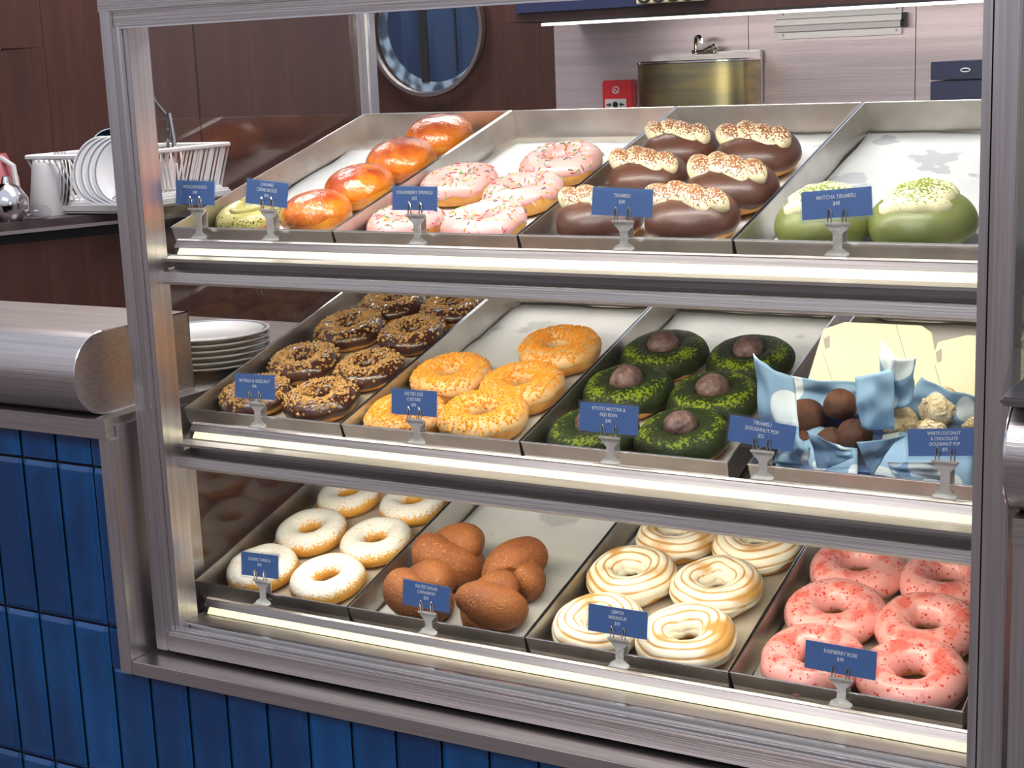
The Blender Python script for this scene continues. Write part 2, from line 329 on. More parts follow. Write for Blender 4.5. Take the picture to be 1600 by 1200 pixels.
# sink
a = bp(1000, 90, 'y', 2.5); c = bp(1172, 80, 'y', 2.5); w = c.x-a.x
r = root('hand_wash_basin', ((a.x+c.x)/2, YW-.01, a.z-.28), label='stainless hand wash basin with curved front fixed to the steel wall', cat='sink')
b = MB(); hw = w/2
b.box(-hw, hw, -.02, 0, 0, .288, bev=.002).build('backsplash', 'steel', r)
M['basin_reflection'] = pm('basin_steel_reflections', (.36, .33, .20), (.55, .46, .2), 6, 2, .28, 1, stretch=(.5, 1, 5))  # steel bowl; its olive and gold reflections are put into the colour
pl = [(-hw, -.02)] + [(hw*math.cos(q), -.10-.06*math.sin(q)) for q in [PI-k*PI/16 for k in range(17)]] + [(hw, -.02)]
MB().prism(pl, 0, .262, ax='z').build('bowl', 'basin_reflection', r)
b = MB().tube([(x, y, .265) for x, y in pl], .004, 6); b.build('rim', 'edge', r)
b = MB().tube([(-.02, -.03, .285), (-.02, -.03, .31), (-.015, -.04, .325), (0, -.055, .327), (.008, -.06, .32), (.008, -.06, .31)], .005, 8)
b.tube([(.004, -.03, .29), (.024, -.03, .30)], .006, 8).tube([(.022, -.03, .296), (.036, -.03, .303)], .008, 8).tube([(-.03, -.03, .289), (.03, -.03, .289)], .005, 8)
b.build('tap', 'chrome', r)
# ticket rail
a = bp(1206, 30, 'y', 2.54); c = bp(1400, 20, 'y', 2.54); d = bp(1206, 62, 'y', 2.54)
r = root('ticket_rail', (a.x, YW-.008, d.z), label='bright metal rail holder screwed to the steel wall below the overhead cabinet', cat='rail')
w = c.x-a.x; h = a.z-d.z
MB().box(0, w, -.004, 0, 0, h+.02).build('back_plate', 'railm', r, smooth=False)
MB().prism([(-.004, h*.35), (-.028, h*.36), (-.030, h*.62), (-.020, h*.68), (-.020, h*.95), (-.004, h)], -.004, w+.004).build('channel', 'railm', r, smooth=False)
MB().prism([(-.0041, h*.34), (-.029, h*.34), (-.031, h*.62), (-.021, h*.70), (-.021, h*.97), (-.0041, h*1.02)], w+.0042, w+.014).build('end_cap', 'black', r, smooth=False)
b = MB()
for x in (.012, w-.012):
    for z in (.01, h+.012): MB().lathe([(.0001, .002), (.003, .002), (.003, 0)], 12, mat=Matrix.Translation((x, -.004, z)) @ RY).build('screw', 'steel_dark', r)
# navy cartons behind
a = bp(1454, 97, 'y', 1.6); c = bp(1600, 128, 'y', 1.6)
for (z0, z1, lb) in ((a.z-.032, a.z, 'navy blue carton with small pale mark behind the right end of the case, upper one'), (a.z-.12, a.z-.034, 'navy blue carton under another navy carton at right end behind the trays')):
    r = root('navy_box', (a.x, 1.6, z0), label=lb, cat='box', group='navy cartons behind the case')
    MB().box(0, .3, 0, .2, 0, z1-z0, bev=.0015).build('carton_body', 'navy', r)
    if z1 == a.z: MB().tube([(.062+.006*math.cos(q)*1.4, -.001, .016+.003*math.sin(q)) for q in [k*PI/5 for k in range(10)]], .0012, 5, closed=True).build('mark', 'whitep', r)
r = root('side_cabinet', (a.x, 1.75, FLOORZ), label='steel service cabinet standing behind the case carrying the navy cartons', cat='cabinet')
MB().box(-.05, .6, -.2, .2, 0, a.z-.121-FLOORZ, bev=.004).build('cabinet_body', 'steel', r)

# bench with dish rack (left rear)
BZ = .27
r = root('wooden_bench', LM @ Vector((0, .2, FLOORZ)), label='long low dark bench against the left wood wall with a glossy edge', cat='counter')
put(MB().box(-2.2, .80, 0, .43, BZ-.022, BZ, mat=LM, bev=.002).build('bench_top', 'stone', smooth=False), r)
put(MB().box(-2.2, .80, -.004, .002, BZ-.026, BZ-.018, mat=LM).build('edge_trim', 'edge', smooth=False), r)
put(MB().box(-2.2, .78, .02, .43, FLOORZ, BZ-.05, mat=LM).build('panel_front', 'wood2', smooth=False), r)
put(MB().box(-2.2, .78, .03, .43, BZ-.05, BZ-.022, mat=LM).build('painted_shadow', 'black', smooth=False), r)  # solid black strip stands in for the shadow under the bench top
def bl(px, py, z=BZ):      # world point on the bench top under a pixel
    return bp(px, py, 'z', z)
LANG = math.atan2(LD.y, LD.x)
CR = Matrix.Rotation(YAW, 4, 'Z')      # objects squared to the counter the visitor faces
def plate_mesh(R=.1, rim=True):
    prof = [(.0001, .004), (R*.55, .004), (R*.66, .007), (R*.9, .014), (R*.955, .0152), (R*.985, .0155), (R, .0150), (R*.99, .013), (R*.7, .003), (R*.6, 0), (.0001, 0)]
    return MB().lathe(prof, 64, mis=[0, 0, 0, 1 if rim else 0, 0, 0, 0, 0, 0, 0])
PLP = plate_mesh().build('plate', ['white', 'bluerim'])
def plate(mat, label, group, first=[True]):
    o = PLP if first[0] else PLP.copy()
    if not first[0]: COL.objects.link(o)
    first[0] = False; o.matrix_world = mat; tag(o, label, 'plate', group); return o
# standing plates
def stand(px, py, scale, lean, turn, label, group, zb=BZ):
    p = bp(px, py, 'z', zb)
    m = Matrix.Translation(p) @ Matrix.Rotation(YAW+turn, 4, 'Z') @ Matrix.Rotation(PI/2-lean, 4, 'X') @ Matrix.Translation((0, .1*scale, 0)) @ Matrix.Scale(scale, 4)
    return plate(m, label, group)
for i in range(4):
    stand(93+i*5, 333, .72, .10, -1.12, ['white plate standing on edge behind the white tub, furthest from the rack', 'white plate standing on edge behind the white tub, second from it', 'white plate standing on edge between tub and rack, third from the tub', 'white plate standing on edge nearest the rack, beside the white tub'][i], 'plates on edge beside the rack')
for i in range(4):
    stand(160+i*11, 322, .76, .22, -.40, ['white plate with dark rim line upright in the rack, leftmost', 'white plate with dark rim line upright in the rack, second from left', 'white plate with dark rim line upright in the rack, third from left', 'white plate with dark rim line upright in the rack, nearest the steel post'][i], 'plates upright in the dish rack', BZ+.035)
# dish rack
A = bp(188, 328, 'z', BZ+.01); B = bp(346, 304, 'z', BZ+.01); ux = (B-A).normalized(); Lr = (B-A).length; uy = Vector((-ux.y, ux.x, 0)); RD = .21
RM = Matrix(((ux.x, uy.x, 0, A.x), (ux.y, uy.y, 0, A.y), (0, 0, 1, BZ), (0, 0, 0, 1)))
r = root('dish_rack', A, label='white wire dish rack on a drip tray standing on the bench', cat='dish rack')
b = MB(); HR = .105
for (x0, y0, x1, y1) in ((0, 0, Lr, 0), (Lr, 0, Lr, RD), (Lr, RD, 0, RD), (0, RD, 0, 0)):
    n = 26 if y0 == y1 else 13
    fl = .02
    def P(x, y, top):
        return RM @ Vector((x+(fl if x > Lr/2 else -fl*2)*top, y+(fl if y > RD/2 else -fl)*top, .03+HR*top))
    b.tube([P(x0, y0, 1), P(x1, y1, 1)], .006, 6); b.tube([P(x0, y0, 0), P(x1, y1, 0)], .005, 6)
    for i in range(n+1):
        t = i/n; b.tube([P(x0+(x1-x0)*t, y0+(y1-y0)*t, 0), P(x0+(x1-x0)*t, y0+(y1-y0)*t, 1)], .0028, 5)
put(b.build('wire_basket', 'whitep'), r)
b = MB().box(-.02, Lr+.02, -.02, RD, .003, .028, mat=RM, bev=.006); put(b.build('drip_tray', 'whitep'), r)
# dark dish, cups in rack
p = RM @ Vector((Lr*.36, .13, .035)); o = MB().lathe([(.0001, 0), (.03, 0), (.055, .025), (.066, .06), (.064, .06), (.052, .026), (.0001, .006)], 40).build('bowl', 'teal')
o.matrix_world = Matrix.Translation(p+Vector((0, 0, .07))) @ Matrix.Rotation(1.0, 4, 'Y') @ Matrix.Rotation(.4, 4, 'X'); tag(o, 'dark blue bowl tilted among the plates in the rack', 'bowl')
cup = MB().lathe([(.0001, 0), (.03, 0), (.036, .07), (.033, .07), (.028, .004), (.0001, .004)], 28)
for i, (t, mn, lb) in enumerate(((.60, 'acrylic', 'clear tumbler upside down in the rack, left of the white cup'), (.74, 'whitep', 'white cup in the rack behind the pistachio price tag'), (.86, 'acrylic', 'clear tumbler at the right end of the dish rack'))):
    o = cup.build('cup', M[mn]); o.matrix_world = RM @ Matrix.Translation((Lr*t, .1, .035)); tag(o, lb, 'cup')
r = root('kitchen_tongs', RM @ Vector((Lr*.66, .06, .1)), label='shiny metal tongs with dark handle sticking up from the rack', cat='tongs')
b = MB().tube([(0, 0, 0), (.01, 0, .06), (.02, 0, .12)], .006, 6).tube([(.03, 0, 0), (.03, 0, .06), (.022, 0, .12)], .006, 6); b.box(-.012, .03, -.006, .006, .055, .085, bev=.004); b.build('metal_arms', 'chrome', r)
MB().tube([(.018, 0, .11), (-.02, 0, .15), (-.05, .0, .215)], .0045, 6).build('dark_handle', 'black', r)
# white jug (upturned tub), steel pot, pink jug
p = bl(78, 335); s_ = 58*(p-CAMP).length/FPX/2
o = MB().lathe([(.0001, 0), (s_*.98, 0), (s_, .003), (s_*.82, .118), (s_*.78, .124), (.0001, .124)], 40).build('tub', 'whitep'); o.matrix_world = Matrix.Translation(p) @ Matrix.Rotation(.10, 4, 'Y')
tag(o, 'tall white plastic tub standing upside down left of the dish rack', 'tub')
p = bl(16, 345); o = MB().lathe([(.0001, 0), (.025, 0), (.045, .025), (.045, .05), (.03, .075), (.012, .085), (.008, .1), (.0001, .102)], 32).build('steel_pot', 'chrome'); o.location = p
tag(o, 'small shiny steel pot at the left edge of the bench', 'pot')
p = bl(-8, 330); r = root('pink_jug', p, label='pink jug cut off by the left edge of the picture', cat='jug')
MB().lathe([(.0001, 0), (.07, 0), (.065, .08), (.04, .14), (.036, .14), (.06, .08), (.0001, .005)], 32).build('jug_body', 'pinkp', r)
MB().tube([(.04, 0, .13), (.08, 0, .11), (.085, 0, .06), (.066, 0, .04)], .007, 8).build('jug_handle', 'whitep', r)
p = bl(52, 343); o = MB().lathe([(.0001, .03), (.03, .03), (.04, .022), (.042, .01), (.03, 0), (.0001, 0)], 36).build('saucer_stack', 'acrylic'); o.location = p; o.name = 'glass_dish'; tag(o, 'small clear round dish in front of the tall white tub', 'dish')

# ------------------------------------------------------------------ tiled counter with steel trims
r = root('tiled_counter', (.4, .1, FLOORZ), label='blue tiled shop counter carrying the steel and glass display case', cat='counter')
TY = -.024
b = MB(); b.box(-1.2, -.003, TY+.006, .02, FLOORZ, .205).box(-.003, .98, TY+.006, .02, FLOORZ, -.077).box(.98, 1.8, TY+.006, .02, FLOORZ, .205)
put(b.build('grout', 'grout', smooth=False), r)
b = MB(); tw, th, gp = .0522, .183, .0028
rows = [(.205-.047, .205)]; z = .205-.047
while z > -.8: rows.append((z-th-gp, z-gp)); z -= th+gp
rnd = random.Random(3)
def tile(x0, x1, z0, z1):
    if x1-x0 < .004 or z1-z0 < .004: return
    n, m = 5, 9; pts = []; tn = []; k = rnd.random()*.5
    for i in range(n):
        for j in range(m):
            u, v = [0, .1, .5, .9, 1][i], [0, .03, .1, .3, .5, .7, .9, .97, 1][j]
            e_ = (i in (0, 4)) or (j in (0, 8))
            pts.append((x0+(x1-x0)*u, TY + (.003 if e_ else 0), z0+(z1-z0)*v)); tn.append(k+(.5 if e_ else (.25 if (i in (1, 3) or j in (1, 7)) else 0)))
    b.grid(pts, n, m, tone=tn)
x = -.0780 - 22*(tw+gp)
while x < 1.75:
    x1 = x+tw
    for z0, z1 in rows:
        z0 = max(z0, FLOORZ)
        if x1 < -.004 or x > .986: tile(x, x1, z0, z1)
        else:
            if z1 <= -.077: tile(x, x1, z0, z1)
            else:
                if x < -.004: tile(x, -.004, max(z0, -.077), z1)
                if x1 > .986: tile(.986, x1, max(z0, -.077), z1)
                if z0 < -.077: tile(x, x1, z0, -.0775)
    x += tw+gp
put(b.build('tile_facing', 'tile', angle=.2), r)
# trims round the recess: left upright, ledge, right upright, counter top slabs
b = MB(); b.box(-.003, .0150, -.031, .10, -.077, .1928, bev=.001).box(-.003, .0150, -.0195, .10, .1927, .2053); put(b.build('recess_side', 'steel_v', smooth=False), r)
b = MB(); b.box(.0152, .985, -.031, .12, -.077, -.0605, bev=.001); put(b.build('ledge', 'steel', smooth=False), r)
b = MB(); b.box(.9615, .985, -.031, .10, -.060, .1928, bev=.001); put(b.build('recess_side', 'steel_v', smooth=False), r)
b = MB(); b.box(-1.3, .012, -.034, .56, .2055, .2145).box(-1.3, .012, -.034, -.02, .193, .2055); put(b.build('worktop', 'steel', smooth=False), r)
b = MB(); b.box(.9615, 1.9, -.034, .95, .2055, .2145).box(.9615, 1.9, -.034, -.02, .193, .2055); put(b.build('worktop', 'steel', smooth=False), r)
put(MB().box(-.003, .985, .46, .5, FLOORZ, -.06).build('rear_panel', 'steel_dark', smooth=False), r)
# bullnose rail boxes
def bull(x0, x1, yb, label):
    r = root('bullnose_box', ((x0+x1)/2, .05, .215), label=label, cat='steel box', group='rounded steel boxes on the counter')
    cz, R_ = .2602, .0452
    pl = [(-.005-R_*math.sin(q), cz+R_*math.cos(q)) for q in [k*PI/24 for k in range(25)]] + [(yb, cz-R_), (yb, cz+R_)]
    put(MB().prism(pl, x0, x1).build('steel_cover', 'steel', angle=.4), r)
    for xe in (x0, x1): put(MB().tube([(xe, y, z) for y, z in pl], .0011, 6, closed=True).build('end_edge', 'edge'), r)
    return r
rb = bull(-1.25, -.010, .135, 'long rounded brushed steel box on the counter left of the case')
put(MB().box(-.0105, -.0085, .042, .060, .217, .303).build('end_seam', 'steel_v', smooth=False), rb)
bull(.957, 1.8, .135, 'rounded brushed steel box on the counter right of the case')
r = root('acrylic_cover', (1.1, 0, .306), label='clear acrylic cover resting on the rounded steel box at the right edge', cat='cover')
put(MB().box(.954, 1.3, -.055, .12, .3065, .3135, bev=.002).build('base_plate', 'steel_dark', smooth=False), r)
put(MB().prism([(-.055, .3137), (-.02, .345), (.12, .345), (.12, .3137)], .955, 1.3).build('clear_hood', M['acrylic'], smooth=False), r)
# neighbouring case beyond
r = root('second_display_case', (1.4, .3, .215), label='edge of a second glass display case at the far right of the picture', cat='display case')
put(MB().box(.9535, .962, .14, .165, .215, .72).build('post', 'steel_v', smooth=False), r)
put(MB().box(.962, 1.6, .150, .156, .215, .72).build('glass', M['sideglass'], smooth=False), r)
put(MB().box(.962, 1.6, .16, .45, .395, .402).build('shelf', M['edgeglass'], smooth=False), r)
put(MB().box(.955, 1.6, .45, .47, .215, .72).build('back', 'dust', smooth=False), r)

# plate stack on the worktop behind the box
for i in range(6):
    c = Vector((-.077, .241, 0)); zz = .2150+i*.0072
    plate(Matrix.Translation((c.x, c.y, zz)) @ Matrix.Rotation(i*.7, 4, 'Z') @ Matrix.Scale(.78, 4), ['white plate at the bottom of the stack behind the steel box', 'white plate second from the bottom of the stack', 'white plate third from the bottom of the stack', 'white plate fourth from the bottom of the stack', 'white plate just below the top of the stack', 'white plate with blue rim line topmost of the stack behind the steel box'][i], 'stack of plates on the counter')

# ------------------------------------------------------------------ display case
case = root('display_case', (.49, .25, -.056), label='stainless steel and glass three tier doughnut display case set in the blue counter', cat='display case')
def cpart(mb, name, mat, smooth=False, **k): return put(mb.build(name, mat, smooth=smooth, **k), case)
XL, XR = .0242, .9507; CB = -.056; CT = .72
def post(sgn, xo, name):
    def X(a, c_): return (xo+sgn*a, xo+sgn*c_) if sgn > 0 else (xo+sgn*c_, xo+sgn*a)
    b = MB(); b.box(*X(0, .0165), 0, .034, CB, CT, bev=.0012); o = cpart(b, 'post', 'steel_v')
    b = MB(); b.box(*X(.0165, .0205), .004, .034, CB+.02, CT).box(*X(.0215, .0235), .003, .03, CB+.02, CT); cpart(b, 'glass_channel', 'edge')
    b = MB(); b.box(*X(.0205, .0215), .010, .034, CB+.02, CT); cpart(b, 'seal', 'black')
    b = MB(); b.box(*X(.0235, .0300), .008, .040, CB+.02, CT, bev=.0008); cpart(b, 'inner_frame', 'steel_v')
post(1, XL, 'l'); post(-1, XR, 'r')
for xa, xb in ((.0142, .030), (.945, .961)):
    cpart(MB().box(xa, xb, .47, .492, CB, CT, bev=.0015), 'rear_post', 'steel_v')
cpart(MB().box(.030, .0345, .472, .484, CB, CT), 'rear_seal', 'edge')
# bottom front bar, stepped channel, deck
cpart(MB().box(XL+.016, XR-.016, 0, .034, CB, -.0345, bev=.002), 'bottom_bar', 'steel')
cpart(MB().box(.045, .93, .004, .007, -.0343, -.031).box(.045, .93, .016, .02, -.0343, -.026), 'glass_channel', 'edge')
cpart(MB().box(.045, .93, .021, .046, -.0343, -.0255).box(.045, .93, .046, .49, -.052, -.046), 'deck', 'steel')
# top bars
cpart(MB().box(XL-.002, XR+.002, -.0006, .0346, .6395, CT+.002, bev=.002), 'top_bar', 'steel')
cpart(MB().box(.0410, .934, .0025, .040, .6255, .6396), 'inner_top_frame', 'steel')
cpart(MB().box(.045, .93, .004, .012, .6235, .6253), 'glass_channel', 'edge')
cpart(MB().box(XL, XR, .0345, .49, .70, CT), 'top_panel', 'steel')
cpart(MB().box(.0185, .0235, .034, .47, .66, .70), 'side_rail', 'steel')
cpart(MB().box(.945, .95, .034, .47, .66, .70), 'side_rail', 'steel')
# glazing
cpart(MB().box(.0455, .929, .0135, .0150, -.033, .628), 'front_glass', M['glass'])
cpart(MB().box(.0180, .0215, .036, .469, CB, .66), 'side_glass', M['sideglass'])
cpart(MB().box(.9465, .950, .036, .469, CB, .66), 'side_glass', M['sideglass'])
# lamp in the top
put(MB().box(.07, .91, .044, .052, .628, .632).build('lamp_tube', 'led2', smooth=False), case)
area('case_top_lamp', (.49, .075, .645), (.49, .26, .40), .82, .02, 3.0, (1, .97, .90), case).matrix_parent_inverse = case.matrix_basis.inverted()

RT = Matrix.Rotation(TILT, 4, 'X')
def SM(k, x=0): return Matrix.Translation((x, YT, ZS[k])) @ RT
TH = .034
SN = ['top', 'middle', 'bottom']
for k in range(3):
    z = ZS[k]
    r = root('display_shelf', (.49, .05, z-.05), label='%s steel shelf of the case with a glowing light strip along its front' % SN[k], cat='shelf', group='shelves of the display case')
    x0, x1 = (.046, .932)
    D = SM(k)
    b = MB(); b.box(.02, .945, -.004, .40, -TH-.0065, -TH-.004, mat=D); put(b.build('deck', 'steel_dark', smooth=False), r)
    # front lip that stops the trays
    b = MB().prism([(.0600, z-.0185), (.0600, z-.0125), (.0625, z-.0110), (.0640, z-.0110), (.0640, z-.030), (.0600, z-.030)], x0+.004, x1); put(b.build('front_lip', 'steel', smooth=False), r)
    b = MB().prism([(.0505, z-.0262), (.0550, z-.0200), (.0560, z-.0200), (.0560, z-.0270), (.0505, z-.0270)], x0+.012, x1); put(b.build('light_strip', 'led', smooth=False), r)
    put(MB().prism([(.0551, z-.0198), (.0600, z-.0135), (.0600, z-.0280), (.0562, z-.0280), (.0562, z-.0198)], x0+.004, x1).build('light_housing', 'steel_dark', smooth=False), r)
    put(MB().prism([(.0480, z-.0276), (.0500, z-.0262), (.0504, z-.0276)], x0+.004, x1).build('light_ledge', 'steel_dark', smooth=False), r)
    if k < 2:
        b = MB().prism([(.0340, z-.0320), (.0340, z-.0290), (.0480, z-.0275), (.062, z-.0275), (.062, z-.0320)], x0, x1); put(b.build('front_rail', 'rail', smooth=False), r)
        b = MB().box(x0+.005, x1, .052, .060, z-.044, z-.032); put(b.build('recess', 'steel_dark', smooth=False), r)
        b = MB().prism([(.028, z-.0530), (.030, z-.0430), (.034, z-.0415), (.064, z-.0415), (.064, z-.0445), (.036, z-.0555), (.030, z-.0560)], x0-.002, x1); put(b.build('lower_rail', 'steel', smooth=False), r)
        b = MB().box(x0-.003, x0+.003, .033, .05, z-.0290, z-.0255); put(b.build('glass_edge', 'edgeglass', smooth=False), r)
        b = MB().box(x0+.02, x1-.02, .066, .076, z-.052, z-.048); put(b.build('lamp_tube', 'led2', smooth=False), r)
        put(area('shelf_lamp', (.49, .088, z-.056), (.49, .22, z-.20), .84, .02, 1.45, (1, .93, .76)), r)
    else:
        b = MB().box(x0, x1, .036, .058, z-.0330, z-.0280); put(b.build('front_rail', 'steel', smooth=False), r)
        b = MB().box(x0+.01, x1, .047, .0485, z-.0280, z-.0255); put(b.build('dark_seal', 'black', smooth=False), r)

# ------------------------------------------------------------------ trays
trays = {}
TLAB = [['top shelf, leftmost, holding brulee buns', 'top shelf, second from left, holding pink sprinkle doughnuts', 'top shelf, third from left, holding chocolate cream doughnuts', 'top shelf, rightmost, mostly empty with two green doughnuts'],
        ['middle shelf, leftmost, full of nut topped doughnuts', 'middle shelf, second from left, holding orange crumb doughnuts', 'middle shelf, third from left, holding dark green doughnuts', 'middle shelf, rightmost, holding cartons of doughnut balls'],
        ['bottom shelf, leftmost, full of sugar dusted rings', 'bottom shelf, second from left, holding cinnamon twists', 'bottom shelf, third from left, holding toasted meringue rings', 'bottom shelf, rightmost, holding red flecked pink rings']]
def tray(k, i):
    xa, xb = X0S[k][i]+.0012, X0S[k][i+1]-.0012
    if k == 1 and i == 2: xb -= .0175
    w = xb-xa; m = SM(k, (xa+xb)/2); e = empty('steel_tray', mat=m); tag(e, 'rectangular steel tray on the ' + TLAB[k][i], 'tray', 'steel trays in the display case')
    L = TL; tp = .0045; h = w/2; t = .0012
    def ring(ins, z, o=0): return [(-h+ins+o, ins*.9+o, z), (h-ins-o, ins*.9+o, z), (h-ins-o, L-ins-o, z), (-h+ins+o, L-ins-o, z)]
    vs = ring(0, 0)+ring(tp*.2, -TH*.45)+ring(tp, -TH)+ring(0, 0, t)+ring(tp, -TH+t, t)
    fs = []
    for a, c_ in ((0, 4), (4, 8), (0, 12), (12, 16)):
        for j in range(4): fs.append((a+j, a+(j+1) % 4, c_+(j+1) % 4, c_+j))
    fs += [(8, 9, 10, 11), (16, 17, 18, 19)]
    b = MB(); b.add(vs, fs); b.build('tray_body', 'tray', e, angle=.1)
    b = MB().tube([(x, y, z) for x, y, z in ring(0, 0)], .00085, 6, closed=True); b.build('rim_edge', 'edge', e)
    trays[(k, i)] = (e, w, m); return e
for k in range(3):
    for i in range(4): tray(k, i)
# parchment liners
def liner(k, i, y0, y1, matn, sd, ragged=.006, xin=.008):
    e, w, m = trays[(k, i)]; n, q = 26, 40; pts = []; h = w/2-xin
    for a in range(n):
        for c_ in range(q):
            u, v = a/(n-1)*2-1, c_/(q-1)
            x = u*(h+N3(v*5, sd)*ragged); y = y0+(y1-y0)*v + N3(u*2.5, sd+3)*ragged*(1 if v > .5 else 0)
            z = -TH+.0022+.0006*N3(x*40, y*40, sd)
            if abs(u) > .93: z += .0016*(abs(u)-.93)/.07*(1+N3(v*8, sd+9))
            if v > .96: z += .0008
            pts.append((x, y, z))
    b = MB().grid(pts, n, q); o = b.build('parchment_liner', matn); o.matrix_world = m
    mo = o.modifiers.new('t', 'SOLIDIFY'); mo.thickness = .0002
    tag(o, '%s baking parchment in the %s tray of the %s shelf' % ('tan' if 'tan' in matn else 'shade-greyed' if 'grey' in matn else 'white', ['leftmost', 'second', 'third', 'rightmost'][i], SN[k]), 'baking paper', 'parchment sheets in the trays'); return o
LIN = {(0, 0): (.012, .345, 'paper_clean'), (0, 1): (.012, .365, 'paper_clean'), (0, 2): (.012, .385, 'paper'), (0, 3): (.012, .385, 'paper'),
       (1, 1): (.012, .385, 'paper_grey'), (1, 2): (.012, .385, 'paper_grey'), (1, 0): (.012, .385, 'paper_tan'), (1, 3): (.012, .385, 'paper_tan'), (2, 0): (.012, .385, 'paper_tan'), (2, 1): (.012, .385, 'paper_grey'), (2, 2): (.012, .385, 'paper_tan'), (2, 3): (.012, .385, 'paper_tan')}
for (k, i), (a, c_, mn) in LIN.items(): liner(k, i, a, c_, mn, k*4+i+.5, xin=(.018 if (k, i) == (0, 1) else .008))

# ------------------------------------------------------------------ doughnuts
PF = -TH+.0036      # top of the paper in tray space
def spot(k, px, py, h):
    """tray-plane position under a pixel: world matrix of the thing's base, distance"""
    R3 = RT.to_3x3(); n = R3 @ Vector((0, 0, 1)); p0 = Vector((0, YT, ZS[k])) + n*(PF+h/2)
    d = ray(px, py); t = (p0-CAMP).dot(n)/d.dot(n); P = CAMP+d*t
    return P - n*h/2, t
def ring_surface(R, a, bb, sd, wob=.03):
    def S(u, v, off=0):
        nn = 1+wob*N3(math.cos(u)*1.2+sd, math.sin(u)*1.2, sd)*2
        c_, s_ = math.cos(v), math.sin(v); q = 1+.05*N3(math.cos(u)*2.5, math.sin(u)*2.5+math.cos(v), sd+5+math.sin(v))
        zz = bb*.88 + (bb*q+off)*s_*(1 if s_ > 0 else .88)
        if s_ < 0: zz = max(zz, 0.0002)
        r_ = R*nn + (a*q+off)*c_
        return Vector((r_*math.cos(u), r_*math.sin(u), zz))
    return S
def bun_surface(R, H, sd, ex=.72, oval=1.0):
    def S(u, v, off=0):       # v -pi/2..pi/2
        c_, s_ = math.cos(v), math.sin(v); nn = 1+.05*N3(math.cos(u)*1.3+sd, math.sin(u)*1.3, sd)
        rr = (R*nn+off)*(abs(c_)**ex); z = H*.42 + ((H*.58+off)*s_ if s_ > 0 else H*.42*s_)
        return Vector((rr*math.cos(u)*oval, rr*math.sin(u), max(z, .0002)))
    return S
def dough_ring(S, name, mat, parent, tone=None, NU=64, NV=24):
    pts = []; tn = []
    for i in range(NU):
        for j in range(NV):
            u, v = 2*PI*i/NU, 2*PI*j/NV; pts.append(S(u, v)); tn.append(tone(u, v) if tone else 0)
    return MB().grid(pts, NU, NV, cu=True, cv=True, tone=tn).build(name, mat, parent, angle=2)
def ice_ring(S, name, mat, parent, sd, t=.0018, lo=-.1, amp=.45, fr=2.4, tone=None, ridge=None, NU=96, NV=30, inn=.25):
    pts = []; tn = []
    for i in range(NU):
        u = 2*PI*i/NU
        va = lo+amp*N3(math.cos(u)*fr+sd, math.sin(u)*fr, sd+1)
        vb = PI+inn+.15*N3(math.cos(u)*2, math.sin(u)*2, sd+4)
        for j in range(NV):
            s_ = j/(NV-1); v = va+(vb-va)*s_; e_ = 1-abs(2*s_-1)**10
            off = t*e_ - .0009*(1-e_)
            if ridge: off += ridge(u, v)*e_
            pts.append(S(u, v, off)); tn.append(tone(u, v) if tone else 0)
    return MB().grid(pts, NU, NV, cu=True, tone=tn).build(name, mat, parent, angle=2)
def full_bun(S, name, mat, parent, tone=None, v0=-PI/2, sd=0, off=0, amp=0, fr=2.2, NU=64, NV=24):
    pts = []; tn = []
    for i in range(NU):
        u = 2*PI*i/NU; va = v0+amp*N3(math.cos(u)*fr+sd, math.sin(u)*fr, sd+1) if amp else v0
        for j in range(NV):
            s_ = j/(NV-1); v = va+(PI/2-.001-va)*s_; e_ = 1 if not off else 1-(1-s_)**14
            pts.append(S(u, v, off*e_-(.0009*(1-e_) if off else 0))); tn.append(tone(u, v) if tone else 0)
    return MB().grid(pts, NU, NV, cu=True, tone=tn).build(name, mat, parent, angle=2)
def normal_at(S, u, v, off):
    p = S(u, v, off); a = S(u+.02, v, off)-p; c_ = S(u, v+.02, off)-p; n = a.cross(c_)
    if n.length < 1e-12: return p, Vector((0, 0, 1))
    n.normalize()
    # outward
    q = S(u, v, off+.001)-p
    if n.dot(q) < 0: n = -n
    return p, n
def frame(n, ang):
    a = Vector((1, 0, 0)) if abs(n.x) < .8 else Vector((0, 1, 0)); t = (a-n*a.dot(n)).normalized(); bt = n.cross(t)
    return (t*math.cos(ang)+bt*math.sin(ang)), (bt*math.cos(ang)-t*math.sin(ang))
def crumbs(S, name, mats, parent, rnd, cnt, size, vr, off, flat=.7, jag=True):
    b = MB()
    for _ in range(cnt):
        u = rnd.random()*2*PI; v = rnd.gauss((vr[0]+vr[1])/2, (vr[1]-vr[0])/3.2)
        if not vr[0]-.2 < v < vr[1]+.2: continue
        p, n = normal_at(S, u, v, off); t1, t2 = frame(n, rnd.random()*6.28); s_ = size*rnd.uniform(.5, 1.25)
        ca = [rnd.uniform(.6, 1.3) for _ in range(6)]
        vs = [p+t1*s_*ca[0], p+t2*s_*ca[1], p-t1*s_*ca[2], p-t2*s_*ca[3], p+n*s_*flat*ca[4]+t1*s_*rnd.uniform(-.4, .4), p-n*s_*.3]
        b.add(vs, [(0, 1, 4), (1, 2, 4), (2, 3, 4), (3, 0, 4), (1, 0, 5), (2, 1, 5), (3, 2, 5), (0, 3, 5)], rnd.randrange(len(mats)) if isinstance(mats, list) else 0)
    return b.build(name, mats, parent, smooth=False, stuff=True)
